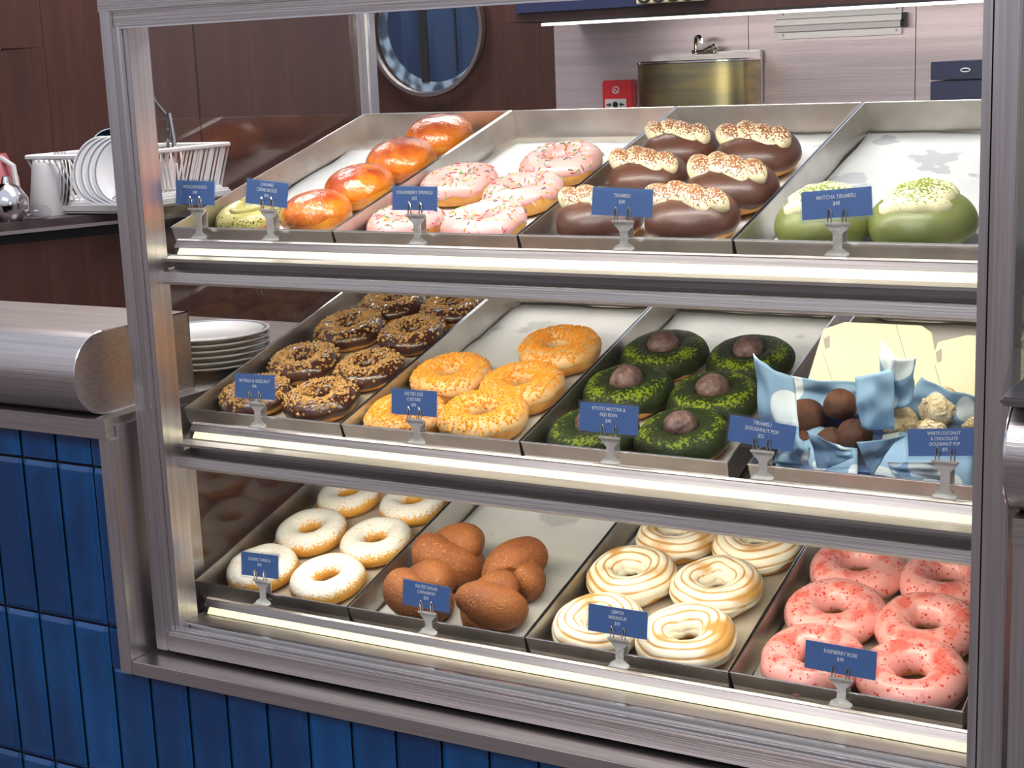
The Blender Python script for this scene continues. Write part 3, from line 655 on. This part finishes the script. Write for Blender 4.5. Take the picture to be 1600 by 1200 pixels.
def rods(S, name, mats, parent, rnd, cnt, ln, rad, vr, off):
    b = MB()
    for _ in range(cnt):
        u = rnd.random()*2*PI; v = rnd.uniform(*vr); p, n = normal_at(S, u, v, off); t1, t2 = frame(n, rnd.random()*6.28)
        l = ln*rnd.uniform(.7, 1.1)/2; p = p+n*rad*.6
        ring = lambda c_, r_: [c_+(t2*math.cos(q)+n*math.sin(q))*r_ for q in [k*PI/2.5 for k in range(5)]]
        vs = ring(p-t1*l, rad*.6)+ring(p-t1*l*.8, rad)+ring(p+t1*l*.8, rad)+ring(p+t1*l, rad*.6)
        fs = [(r_*5+j, r_*5+(j+1) % 5, r_*5+5+(j+1) % 5, r_*5+5+j) for r_ in range(3) for j in range(5)]+[(0, 1, 2, 3, 4), (15, 16, 17, 18, 19)]
        b.add(vs, fs, rnd.randrange(len(mats)))
    return b.build(name, mats, parent, angle=1, stuff=True)
def blob_mb(b, c, r3, rot, sd=0, nseg=20, tone=None, bum=.04, point=0):
    m = Matrix.Translation(c) @ rot; pts = []; tn = []; nv = nseg//2+3
    for i in range(nseg):
        for j in range(nv):
            u = 2*PI*i/nseg; v = -PI/2+PI*j/(nv-1); k = 1+bum*N3(math.cos(u)*2+sd, math.sin(u)*2, v+sd)
            x, y, z = math.cos(u)*math.cos(v)*k, math.sin(u)*math.cos(v)*k, math.sin(v)*k
            if point and x > .3: y *= 1-(x-.3)*point; z *= 1-(x-.3)*point
            pts.append(m @ Vector((x*r3[0], y*r3[1], z*r3[2]))); tn.append(tone(math.sin(v)) if tone else 0)
    b.grid(pts, nseg, nv, cu=True, tone=tn)

def clampP(P, k, rad):
    yv = RT.to_3x3() @ Vector((0, 1, 0)); o = Vector((0, YT, ZS[k])); yl = (P-o).dot(yv)
    P = P + yv*(max(yl, rad+.0045)-yl)
    for (kk, i), (e, w, m) in trays.items():
        if kk == k and X0S[k][i] < P.x < X0S[k][i+1]:
            c_ = m.to_translation().x; hw = w/2-.0045-rad*.97; P.x = max(c_-hw, min(c_+hw, P.x))
    return P
def mk_root(name, k, px, py, h, rot, scale=1, rad=.044):
    P, t = spot(k, px, py, h); P = clampP(P, k, rad*scale)
    m = Matrix.Translation(P) @ RT @ Matrix.Rotation(rot, 4, 'Z') @ Matrix.Scale(scale, 4)
    return empty(name, mat=m)
seedc = [1.37]
def sd_(): seedc[0] += 3.71; return seedc[0]
R0, A0, B0 = .0290, .0155, .0138       # unit ring: 89 mm across
def sizes(k, px, py, w, nominal):
    P, t = spot(k, px, py, .028); return w*t/FPX/nominal
def ringnut(k, px, py, w, kind, label, group):
    s_ = sizes(k, px, py, w, .089); rnd = random.Random(int(px*7+py)); sd = sd_()
    cfg = {'strawberry': 'sprinkle_doughnut', 'hazel': 'hazelnut_doughnut', 'egg': 'salted_egg_doughnut', 'kyoto': 'matcha_doughnut', 'vanilla': 'sugared_doughnut', 'lemon': 'meringue_doughnut', 'rasp': 'raspberry_doughnut', 'pist': 'pistachio_doughnut'}[kind]
    bb = B0*(1.12 if kind in ('rasp', 'strawberry', 'kyoto', 'egg') else 1.0)
    RR, AA = (R0, A0)
    if kind == 'kyoto': RR, AA = .0275, .0172
    if kind == 'lemon': RR, AA, bb = .0302, .0138, .0158
    e = mk_root(cfg, k, px, py, 2*bb*.9*s_, rnd.random()*6.28, s_); tag(e, label, 'doughnut', group)
    S = ring_surface(RR, AA, bb, sd)
    if kind == 'vanilla':
        S = ring_surface(.0292, .0155, .0150, sd)
        dough_ring(S, 'dough', 'dough_van', e, tone=lambda u, v: .08+.62*min(1, max(-.6, math.sin(v)*1.7-.12))+.16*N3(math.cos(u)*3, math.sin(u)*3, sd+v)); return e
    dough_ring(S, 'dough', 'dough', e)
    if kind == 'strawberry':
        ic = ice_ring(S, 'pink_icing', 'pink', e, sd, lo=-.05, amp=.5); rods(S, 'sprinkles', SPR, ic, rnd, 125, .0056, .00065, (.15, PI-.2), .0018)
    elif kind == 'hazel':
        ic = ice_ring(S, 'chocolate_icing', 'choc_dark', e, sd, lo=-.35, amp=.4); crumbs(S, 'nut_crumbs', 'nut', ic, rnd, 620, .0023, (.50, 2.6), .0022, 1.0)
    elif kind == 'egg':
        ic = ice_ring(S, 'icing', 'egg_ic', e, sd, lo=-.05, amp=.4)
        crumbs(S, 'orange_crumbs', 'egg_cr', ic, rnd, 950, .0017, (.55, 2.6), .0020, .8)
        b = MB()
        for q in range(9):
            x = -.036+q*.009; path = []
            for j in range(15):
                y = -.045+.09*j/14; rr = math.hypot(x, y); u = math.atan2(y, x); c_ = (rr-RR)/(AA+.002)
                if abs(c_) <= 1: path.append(S(u, math.acos(c_), .0023))
                else:
                    if len(path) > 2: b.tube(path, .0009, 5)
                    path = []
            if len(path) > 2: b.tube(path, .0009, 5)
        b.build('drizzle', 'egg_dr', e)
    elif kind == 'kyoto':
        ice_ring(S, 'matcha_icing', 'kyoto', e, sd, lo=-.55, amp=.5, inn=.5, tone=lambda u, v: .5*max(0, math.sin(v*1.0))*(.45+.9*max(0, 1-abs(v-.95)/.75)) + .22*N3(math.cos(u)*2, math.sin(u)*2, sd))
        b = MB(); blob_mb(b, Vector((0, 0, .0275)), (.0168, .0165, .0152), Matrix.Rotation(rnd.random(), 4, 'Z'), sd, 30, bum=.07); b.build('red_bean_ball', 'bean', e, angle=2)
    elif kind == 'lemon':
        def ph(u, v): return math.sin(v*6.2+u*.5+1.6*N3(math.cos(u), math.sin(u), sd))
        ice_ring(S, 'meringue', 'mering', e, sd, t=.0035, lo=-.55, amp=.6, fr=2.0, inn=.4, NU=110, NV=90, ridge=lambda u, v: .0013*abs(ph(u, v))**.45*(1 if v > .1 else .3),
                 tone=lambda u, v: (.75*max(0, 1-1.8*abs(ph(u, v))) if .15 < v < 2.5 else 0)+.30+.85*max(0, N3(math.cos(u)*1.2+sd, math.sin(u)*1.2, v*.8)) - (.25 if v > 2.4 else 0))
    elif kind == 'rasp':
        ic = ice_ring(S, 'raspberry_icing', 'rasp', e, sd, t=.0022, lo=-.45, amp=.5, inn=.4, tone=lambda u, v: 1.0*max(0, math.sin(v))**2*(.75+.9*N3(math.cos(u)*1.6, math.sin(u)*1.6, v+sd)))
        crumbs(S, 'raspberry_bits', 'red', ic, rnd, 110, .0012, (.2, 2.7), .0022, .4)
    elif kind == 'pist':
        ic = ice_ring(S, 'pistachio_icing', 'pist', e, sd, lo=-.3, amp=.3); crumbs(S, 'pistachio_crumbs', 'pcr', ic, rnd, 420, .0013, (-.35, .75), .0018, 1)
        b = MB(); b.tube([(.028*math.cos(q), .028*math.sin(q), .0285+.001*math.sin(q*5)) for q in [.3+j*.2 for j in range(24)]], lambda t: .0062*math.sin(PI*min(1, max(.02, t)))**.4, 10); b.build('cream', 'pist', e, angle=2)
    return e
def bunnut(k, px, py, w, kind, label, group, rot=0, sq=1):
    rnd = random.Random(int(px*3+py)); sd = sd_()
    if kind == 'brulee':
        s_ = sizes(k, px, py, w, .080); H = .044; e = mk_root('caramel_brulee_bun', k, px, py, H*s_, rot, s_); tag(e, label, 'doughnut', group)
        S = bun_surface(.040, H, sd, .78, 1.0)
        full_bun(S, 'bun', 'bun', e); full_bun(S, 'caramel_crust', 'caramel', e, v0=-.02, sd=sd, off=.0010, amp=.30, tone=lambda u, v: .25+.75*max(0, math.sin(v))**1.2+.35*N3(math.cos(u)*1.5, math.sin(u)*1.5, sd+v)); return e
    s_ = sizes(k, px, py, w, .088); H = .042; nm = {'tira': 'tiramisu_doughnut', 'matir': 'matcha_tiramisu_doughnut'}[kind]
    e = mk_root(nm, k, px, py, H*s_, 0, s_); tag(e, label, 'doughnut', group); S = bun_surface(.044, H, sd, .62, 1.0)
    full_bun(S, 'bun', 'dough', e)
    if kind == 'tira':
        full_bun(S, 'chocolate_icing', 'choc', e, v0=-.35, sd=sd, off=.0012, amp=.25)
        b = MB(); n = 4
        for j in range(n):      # a row of overlapping piped lobes
            x = -.029+j*.0185; y = .006-.004*j + (.003 if j % 2 else -.002)
            blob_mb(b, Vector((x, y-.002, .0405-.0010*(j-1.5)**2)), (.0245 if j < 3 else .018, .0135 if j < 3 else .0115, .0132), Matrix.Rotation(-.80+rnd.uniform(-.2, .2), 4, 'Z') @ Matrix.Rotation(.16, 4, 'Y'), sd+j, 28, tone=lambda q: -.30+1.0*max(0, q)**.7, point=.55 if j == 0 else .15, bum=.06)
        b.build('piped_cream', 'cream', e, angle=2)
    else:
        full_bun(S, 'matcha_icing', 'matcha_ic', e, v0=-.9, sd=sd, off=.0012, amp=.25)
        b = MB()
        for j in range(3):
            path = [(-.029+.058*t-.001*j, -.019+j*.0165+.006*t+.002*math.sin(t*9+j), .0425-.010*(2*t-1)**2-.003*(j-1)**2) for t in [q/14 for q in range(15)]]
            b0 = len(b.v); b.tube(path, lambda t: .0120*(max(.0, 1-(2*t-1)**6)**.5*.93+.07)*(1+.07*math.sin(t*26)), 16)
            for q in range(b0, len(b.v)):
                b.t[q] = -.12+.75*max(0, min(1, (b.v[q][2]-.042)/.012))
        b.build('piped_cream', 'creamg', e, angle=2)
    return e
# --- top shelf
ringnut(0, 374, 337, 108, 'pist', 'pistachio ring doughnut with green cream and crumbs behind the two leftmost tags', None)
G = 'caramel brulee buns'
for (x, y, w, lb) in ((494, 333, 112, 'glossy orange brulee bun at the front of its tray beside the caramel tag'), (562, 292, 110, 'glossy orange brulee bun, second from the front of its row'), (626, 250, 111, 'glossy orange brulee bun, third from the front of its row'), (685, 212, 106, 'glossy orange brulee bun furthest back in its row')):
    bunnut(0, x, y, w, 'brulee', lb, G, rot=x*.01)
G = 'pink sprinkle doughnuts'
for (x, y, w, lb) in ((634, 352, 122, 'pink sprinkled ring doughnut at the front left behind the strawberry tag'), (757, 353, 134, 'pink sprinkled ring doughnut at the front right of its tray'), (702, 290, 120, 'pink sprinkled ring doughnut above the strawberry tag, second row left'), (818, 305, 128, 'pink sprinkled ring doughnut in the second row by the right wall of its tray'), (878, 259, 130, 'pink sprinkled ring doughnut furthest back in its tray')):
    ringnut(0, x, y, w, 'strawberry', lb, G)
G = 'chocolate tiramisu doughnuts'
for (x, y, w, lb) in ((938, 341, 134, 'chocolate doughnut with piped cream behind the tiramisu tag'), (1082, 340, 146, 'chocolate doughnut with cocoa dusted cream at the front right of its tray'), (1013, 277, 124, 'chocolate doughnut with piped cream in the second row left, above the tiramisu tag'), (1143, 294, 142, 'chocolate doughnut with cocoa dusted cream in the second row right, above the front right one'), (1066, 231, 116, 'chocolate doughnut with piped cream in the back row left'), (1186, 240, 130, 'chocolate doughnut with piped cream and yellow base in the back row right')):
    bunnut(0, x, y, w, 'tira', lb, G)
G = 'matcha tiramisu doughnuts'
for (x, y, w, lb) in ((1287, 345, 150, 'green matcha doughnut with cream fingers behind the matcha tiramisu tag'), (1440, 345, 162, 'green matcha doughnut with three cream fingers right of the matcha tiramisu tag')):
    bunnut(0, x, y, w, 'matir', lb, G)
# --- middle shelf
G = 'hazelnut chocolate doughnuts'
for (x, y, w, lb) in ((387, 620, 114, 'nut crumbed chocolate ring behind the leftmost tag of the middle shelf'), (503, 628, 119, 'nut crumbed chocolate ring at the front right of its tray'), (476, 570, 112, 'nut crumbed chocolate ring in the second row left'), (578, 580, 110, 'nut crumbed chocolate ring in the second row right'), (548, 518, 112, 'nut crumbed chocolate ring in the third row left'), (646, 526, 107, 'nut crumbed chocolate ring in the third row right'), (616, 478, 106, 'nut crumbed chocolate ring in the back row left, half hidden by the shelf above'), (710, 484, 104, 'nut crumbed chocolate ring in the back row right, half hidden by the shelf above')):
    ringnut(1, x, y, w, 'hazel', lb, G)
G = 'salted egg doughnuts'
for (x, y, w, lb) in ((630, 656, 132, 'orange crumbed ring behind the salted egg tag'), (755, 655, 140, 'orange crumbed ring at the front right of its tray'), (706, 594, 128, 'orange crumbed ring in the second row left, above the salted egg tag'), (818, 609, 134, 'orange crumbed ring in the second row right'), (874, 551, 130, 'orange crumbed ring furthest back in its tray')):
    ringnut(1, x, y, w, 'egg', lb, G)
G = 'matcha red bean doughnuts'
for (x, y, w, lb) in ((927, 682, 142, 'dark green ring with bean ball behind the kyoto matcha tag'), (1066, 686, 146, 'dark green ring with bean ball at the front right of its tray'), (982, 614, 142, 'dark green ring with bean ball in the second row left above the kyoto tag'), (1116, 627, 142, 'dark green ring with bean ball in the second row right'), (1039, 558, 134, 'dark green ring with bean ball in the back row left'), (1172, 566, 134, 'dark green ring with bean ball in the back row right')):
    ringnut(1, x, y, w, 'kyoto', lb, G)
# --- bottom shelf
G = 'sugar dusted doughnuts'
for (x, y, w, lb) in ((406, 889, 114, 'sugar dusted ring doughnut behind the classic vanilla tag'), (512, 907, 120, 'sugar dusted ring doughnut at the front right of its tray'), (487, 833, 113, 'sugar dusted ring doughnut in the second row left'), (588, 848, 117, 'sugar dusted ring doughnut in the second row right'), (546, 777, 103, 'sugar dusted ring doughnut in the back row left under the shelf'), (647, 789, 108, 'sugar dusted ring doughnut in the back row right under the shelf')):
    ringnut(2, x, y, w, 'vanilla', lb, G)
G = 'meringue doughnuts'
for (x, y, w, lb) in ((936, 982, 138, 'toasted meringue ring behind the lemon meringue tag'), (1073, 1003, 147, 'toasted meringue ring at the front right of its tray'), (987, 905, 131, 'toasted meringue ring in the second row left'), (1120, 922, 134, 'toasted meringue ring in the second row right'), (1058, 842, 118, 'toasted meringue ring in the back row left under the shelf'), (1184, 855, 132, 'toasted meringue ring in the back row right under the shelf')):
    ringnut(2, x, y, w, 'lemon', lb, G)
G = 'raspberry doughnuts'
for (x, y, w, lb) in ((1268, 1040, 160, 'red flecked pink ring behind the raspberry rose tag'), (1424, 1064, 165, 'red flecked pink ring at the front right, right of the raspberry rose tag'), (1305, 960, 151, 'red flecked pink ring in the second row left'), (1448, 984, 156, 'red flecked pink ring in the second row right'), (1341, 894, 146, 'red flecked pink ring in the back row left under the shelf'), (1482, 912, 146, 'red flecked pink ring in the back row right under the shelf')):
    ringnut(2, x, y, w, 'rasp', lb, G)
# cinnamon twists
def twist(px, py, w, rot, label, sd):
    P, t = spot(2, px, py, .04); s_ = w*t/FPX/.078; P = clampP(P, 2, .036*s_)
    m = Matrix.Translation(P) @ RT @ Matrix.Rotation(rot, 4, 'Z') @ Matrix.Scale(s_, 4)
    b = MB()
    for sg in (0, 1):
        path = []
        for j in range(30):
            t_ = j/29; a = PI*sg + t_*PI*1.25 + .4 + .8*math.sin(sd); env = math.sin(PI*(.10+.80*t_))
            path.append((-.030+.060*t_, .0135*math.cos(a)*env*1.1, .0235+.0095*math.sin(a)*env))
        b.tube(path, lambda q: .0215*max(.05, 1-abs(2*q-1)**4)**.5*(1+.10*N3(q*4, sd+sg)), 20)
    o = b.build('cinnamon_twist', 'cinn', angle=2); o.matrix_world = m; tag(o, label, 'doughnut', 'cinnamon sugar twists'); return o
twist(706, 878, 128, .35, 'brown sugared twist doughnut at the back left of its tray', 1.2)
twist(808, 897, 124, 1.9, 'brown sugared twist doughnut at the back right of its tray, beside empty parchment', 4.9)
twist(660, 932, 124, .15, 'brown sugared twist doughnut behind the cinnamon tag', 7.7)
twist(768, 950, 124, .8, 'brown sugared twist doughnut at the front right of its tray', 9.1)

# ------------------------------------------------------------------ doughnut pop cartons
def tl(k, i, px, py, h):      # tray-local x,y of a pixel on the plane h above the paper
    e, w, m = trays[(k, i)]; P, t = spot(k, px, py, 2*h); n = RT.to_3x3() @ Vector((0, 0, 1)); P = P+n*h
    return m.inverted() @ P
def sheet(name, pts4, mat_w, curl, sd, parent=None, n=16):
    """curved sheet of tissue through four corners (tray space)"""
    a, b_, c_, d = [Vector(p) for p in pts4]; nn = (b_-a).cross(d-a).normalized(); P = []; uv = []
    for i in range(n):
        for j in range(n):
            u, v = i/(n-1), j/(n-1); p = a.lerp(b_, u).lerp(d.lerp(c_, u), v)
            P.append(p + nn*(curl*math.sin(PI*u)*(.4+v) + .006*N3(u*3+sd, v*3, sd) + .5*curl*math.sin(v*5+sd)*v)); uv.append((u*(b_-a).length+sd*.13, v*(d-a).length+sd*.07))
    mb = MB().grid(P, n, n); o = mb.build(name, 'tissue', angle=2)
    ul = o.data.uv_layers.new(name='UVMap')
    for lp in o.data.loops: ul.data[lp.index].uv = uv[lp.vertex_index]
    mo = o.modifiers.new('t', 'SOLIDIFY'); mo.thickness = .0004; mo.offset = 0
    if parent: o.parent = parent
    else: o.matrix_world = mat_w
    return o
e4, w4, m4 = trays[(1, 3)]
def carton(cx, y0, y1, hw, lw, label, lidpoly):
    m = m4 @ Matrix.Translation((cx, 0, PF))
    e = empty('takeaway_carton', mat=m); tag(e, label, 'box', 'open cartons of doughnut balls')
    b = MB(); H = .022; t = .001
    b.box(-hw, hw, y0, y1, 0, t).box(-hw, hw, y0, y0+t, 0, H).box(-hw, -hw+t, y0, y1, 0, H).box(hw-t, hw, y0, y1, 0, H).box(-hw, hw, y1-t, y1, 0, H)
    b.build('carton_base', 'boxb', e, smooth=False)
    # lid: stands up at the back, leaning away
    A_ = Matrix.Translation((0, y1, H)) @ Matrix.Rotation(-.30-TILT, 4, 'X')
    b = MB(); b.prism(lidpoly, -.0006, .0006, ax='y', mat=A_); b.build('lid', 'boxc', e, smooth=False)
    xs = [p[0] for p in lidpoly]; 
    b = MB(); q = .35*max(xs)
    b.tube([A_ @ Vector((q*1.1, -.0007, lw*.93)), A_ @ Vector((q*1.7, -.0007, lw*.55)), A_ @ Vector((q*.6, -.0007, lw*.1))], .0003, 4)
    b.tube([A_ @ Vector((-q*1.9, -.0007, lw*.62)), A_ @ Vector((-q*.9, -.0007, lw*.08))], .0003, 4); b.build('fold_line', 'dust', e)
    b = MB(); b.prism([(-q*1.9, lw*.74), (-q*1.65, lw*.78), (-q*1.6, lw*.66), (-q*1.78, lw*.64)], -.0012, -.0007, ax='y', mat=A_); b.build('slot', 'dust', e, smooth=False)
    return e
c1 = carton(-.038, .020, .125, .052, .095, 'open carton of brown doughnut balls with cream lid raised, blue tissue inside', [(-.062, -.002), (.052, -.002), (.066, .06), (.060, .082), (.050, .088), (-.024, .088), (-.045, .080)])
c2 = carton(.068, .012, .110, .048, .095, 'open carton of pale coconut doughnut balls with cream lid raised at the right post', [(-.056, -.002), (.050, -.002), (.056, .06), (.052, .088), (-.010, .088), (-.036, .080)])
def pop(px, py, r_px, h, mat, label, group):
    P, t = spot(1, px, py, 2*h); n = RT.to_3x3() @ Vector((0, 0, 1)); c_ = P+n*h; r = r_px*t/FPX
    b = MB(); s_ = sd_(); blob_mb(b, Vector((0, 0, 0)), (r, r*.98, r*.95), Matrix.Rotation(s_, 4, 'Z'), s_, 32, bum=.12 if mat == 'coco' else .10)
    o = b.build('doughnut_ball', mat, angle=2); o.location = c_; tag(o, label, 'doughnut', group)
    if mat == 'coco':
        rnd = random.Random(int(px)); b = MB()
        for _ in range(170):
            d = Vector((rnd.gauss(0, 1), rnd.gauss(0, 1), rnd.gauss(0, 1))).normalized(); t1, t2 = frame(d, rnd.random()*6.28); p = d*r*.985; l, w_ = .0028, .0009
            b.add([p-t1*l-t2*w_, p+t1*l-t2*w_, p+t1*l+t2*w_+d*.0008, p-t1*l+t2*w_+d*.0008], [(0, 1, 2, 3)])
        b.build('coconut_flakes', 'coco', o, smooth=False, stuff=True)
    return o
G = 'brown doughnut balls'
for (x, y, r_, h, lb) in ((1258, 655, 33, .026, 'cocoa brown doughnut ball at the left of the first carton'), (1312, 632, 26, .046, 'cocoa brown doughnut ball on top in the first carton'), (1336, 680, 27, .026, 'cocoa brown doughnut ball at the right of the first carton'), (1252, 692, 20, .017, 'cocoa brown doughnut ball at the front left partly behind the tag'), (1298, 690, 24, .018, 'cocoa brown doughnut ball at the front middle behind blue tissue')):
    pop(x, y, r_, h, 'pop', lb, G)
G = 'coconut doughnut balls'
for (x, y, r_, h, lb) in ((1408, 656, 32, .032, 'pale coconut doughnut ball at the left of the second carton'), (1469, 636, 33, .046, 'pale coconut doughnut ball on top of the second carton'), (1515, 660, 22, .032, 'pale coconut doughnut ball against the right post'), (1456, 678, 27, .026, 'pale coconut doughnut ball behind the coconut tag'), (1424, 718, 23, .016, 'pale coconut doughnut ball at the front of the second carton below the tag'), (1480, 722, 22, .016, 'coconut doughnut ball low in the second carton behind the tag clip')):
    pop(x, y, r_, h, 'coco', lb, G)
def tq(px, py, yl):      # tray-local point of a pixel on the tray-local plane y = yl
    mi = m4.inverted(); c_ = mi @ CAMP; d = mi.to_3x3() @ ray(px, py); t = (yl-c_.y)/d.y; return c_+d*t
TIS = [
 ('light blue tissue at the left of the first carton', [(1192, 690, .05), (1250, 690, .05), (1240, 590, .085), (1177, 552, .06)], .004),
 ('light blue tissue along the back of the first carton', [(1232, 640, .11), (1350, 650, .11), (1342, 596, .118), (1232, 586, .118)], .004),
 ('tall curled blue tissue peak between the two cartons', [(1370, 650, .085), (1425, 630, .085), (1432, 560, .095), (1380, 527, .09)], .010),
 ('pale blue tissue folded between the two cartons', [(1345, 670, .065), (1398, 670, .065), (1397, 575, .075), (1334, 590, .08)], .007),
 ('blue tissue behind the coconut doughnut balls', [(1398, 650, .10), (1530, 680, .10), (1524, 620, .105), (1440, 588, .105)], .005),
 ('light blue tissue point hanging over the front of the first carton', [(1278, 737, .014), (1335, 715, .022), (1330, 700, .03), (1263, 672, .016)], .003),
 ('light blue tissue point hanging over the front between the cartons', [(1362, 745, .006), (1390, 700, .02), (1415, 680, .02), (1338, 690, .012)], .004),
 ('light blue tissue folded low in front of the coconut balls', [(1395, 740, .010), (1478, 752, .010), (1470, 722, .016), (1385, 722, .014)], .004),
 ('crumpled blue tissue lining the floor of the first carton', [(1212, 728, .010), (1340, 742, .010), (1340, 680, .09), (1225, 665, .09)], .002),
 ('crumpled blue tissue lining the floor of the second carton', [(1362, 742, .008), (1520, 765, .008), (1520, 690, .08), (1380, 680, .08)], .002),
 ('light blue tissue behind the first doughnut pop tag', [(1205, 722, .012), (1262, 728, .012), (1268, 700, .02), (1236, 672, .03)], .003),
]
for j, (lb, q, curl) in enumerate(TIS):
    o = sheet('tissue_paper', [tq(*p) for p in q], m4, curl, j*1.7+.4); tag(o, lb, 'tissue paper', 'blue tissue sheets in the cartons')

# ------------------------------------------------------------------ price tags
FONT = None
def text_mesh(body, size, bold=.0):
    cu = bpy.data.curves.new('lettering', 'FONT'); cu.body = body; cu.size = size; cu.align_x = 'CENTER'; cu.align_y = 'CENTER'; cu.extrude = .00008; cu.offset = bold; cu.resolution_u = 3; cu.space_line = 1.15
    ob = bpy.data.objects.new('tmp', cu); COL.objects.link(ob); dg = bpy.context.evaluated_depsgraph_get(); dg.update()
    me = bpy.data.meshes.new_from_object(ob.evaluated_get(dg)); bpy.data.objects.remove(ob); bpy.data.curves.remove(cu)
    me.materials.clear(); me.materials.append(M['ink']); return me
def price_tag(k, c, wpx, hpx, roll, text, label):
    """c: pixel of the card's centre; clipped to the tray lip"""
    y = YT-.0055; P = bp(c[0], c[1], 'y', y); t = (P-CAMP).dot(_f)
    lipz = ZS[k]
    e = empty('price_tag', (P.x+.001, YT, lipz)); tag(e, label, 'price tag', 'blue price tags clipped to the trays')
    w = wpx*t/FPX/.90; h = hpx*t/FPX/.97; zc = P.z-lipz
    m = Matrix.Translation((-.001, y-YT, zc)) @ Matrix.Rotation(roll, 4, 'Y') @ Matrix.Rotation(-.12, 4, 'X')
    o = MB().box(-w/2, w/2, -.0003, .0003, -h/2, h/2).build('card', 'card', e, smooth=False); o.matrix_local = m
    cd = o; me = text_mesh(text, .0040 if text.count('\n') < 3 else .0033, .00005); o = bpy.data.objects.new('lettering', me); COL.objects.link(o); o.parent = cd
    o.matrix_local = Matrix.Translation((0, -.0005, h*(.12 if text.count('\n') < 3 else .03))) @ Matrix.Rotation(PI/2, 4, 'X') @ Matrix.Diagonal((1, 1.22, 1, 1))
    b = MB(); b.box(-w/2-.0022, w/2+.0022, -.0010, -.0007, -h/2-.003, h/2+.0022).box(-w/2-.0022, w/2+.0022, .0005, .0008, -h/2-.003, h/2+.0022)
    o = b.build('clear_sleeve', M['acrylic'], e, smooth=False); o.matrix_local = m
    zb = zc-h/2       # card's lower edge
    for s_ in (-1, 1):
        x = s_*.0065
        p = [(x-.0016, y-YT-.002, zb-.005), (x-.0014, y-YT-.0028, zb+.006), (x, y-YT-.003, zb+.0085), (x+.0014, y-YT-.0028, zb+.006), (x+.0016, y-YT-.002, zb-.005)]
        MB().tube(p, .0007, 6).build('wire_arm', 'chrome', e)
    b = MB(); zt = zb-.0035
    b.box(-.0115, .0115, -.0085, -.0055, zt-.0025, zt, bev=.0006)
    fr = [(-.0112, zt-.002), (.0112, zt-.002), (.0098, zt-.005), (.0042, zt-.0105), (.0042, -.0045), (.0105, -.0085), (.0105, -.0100), (-.0105, -.0100), (-.0105, -.0085), (-.0042, -.0045), (-.0042, zt-.0105), (-.0098, zt-.005)]
    if zt-.0105 < -.0045: fr = [(-.0112, zt-.002), (.0112, zt-.002), (.0042, min(zt-.005, -.002)), (.0105, -.0085), (.0105, -.0100), (-.0105, -.0100), (-.0105, -.0085), (-.0042, min(zt-.005, -.002))]
    b.prism(fr, -.0058, -.0048, ax='y'); b.box(-.0105, .0105, -.0115, -.0048, -.0112, -.0098, bev=.0004)
    b.box(-.006, .006, .0022, .003, -.008, zt-.004).box(-.006, .006, -.0055, .003, zt-.005, zt-.004)
    b.build('clip', 'clip', e, smooth=False)
    return e
T = [(0, (305, 301), 70, 36, .02, 'PISTACHIOOOOO\n$48', 'pistachio price tag, leftmost on the top shelf'),
 (0, (417, 302), 73, 37, .09, 'CARAMEL\nCRÈME BRÛLÉE\n$46', 'caramel creme brulee price tag beside the leftmost tag'),
 (0, (648, 310), 75, 36, 0, 'STRAWBERRY SPRINKLE\n$42', 'strawberry sprinkle price tag on the top shelf'),
 (0, (972, 316), 94, 42, .03, 'TIRAMISU\n$48', 'tiramisu price tag in front of the chocolate cream doughnuts'),
 (0, (1307, 318), 102, 43, -.09, 'MATCHA TIRAMISU\n$48', 'matcha tiramisu price tag, rightmost on the top shelf'),
 (1, (398, 604), 71, 37, -.02, 'NUTELLA & HAZELNUT\n$46', 'nutella and hazelnut price tag, leftmost on the middle shelf'),
 (1, (647, 629), 76, 39, -.01, 'SALTED EGG\nCUSTARD\n$46', 'salted egg custard price tag on the middle shelf'),
 (1, (951, 654), 91, 44, .0, 'KYOTO MATCHA &\nRED BEAN\n$46', 'kyoto matcha and red bean price tag on the middle shelf'),
 (1, (1190, 677), 98, 40, .09, 'TIRAMISU\nDOUGHNUT POP\n$52', 'tiramisu doughnut pop price tag in front of the first carton'),
 (1, (1476, 691), 104, 42, -.10, 'WHITE COCONUT\n& CHOCOLATE\nDOUGHNUT POP\n$52', 'white coconut and chocolate price tag at the right post'),
 (2, (406, 883), 66, 36, -.03, 'CLASSIC VANILLA\n$42', 'classic vanilla price tag, leftmost on the bottom shelf'),
 (2, (666, 931), 78, 39, .03, 'SALTED SUGAR\nCINNAMON\n$38', 'salted sugar cinnamon price tag on the bottom shelf'),
 (2, (965, 971), 92, 42, .0, 'LEMON\nMERINGUE\n$42', 'lemon meringue price tag on the bottom shelf'),
 (2, (1313, 1031), 103, 44, .02, 'RASPBERRY ROSE\n$48', 'raspberry rose price tag, rightmost on the bottom shelf')]
for t_ in T: price_tag(*t_)
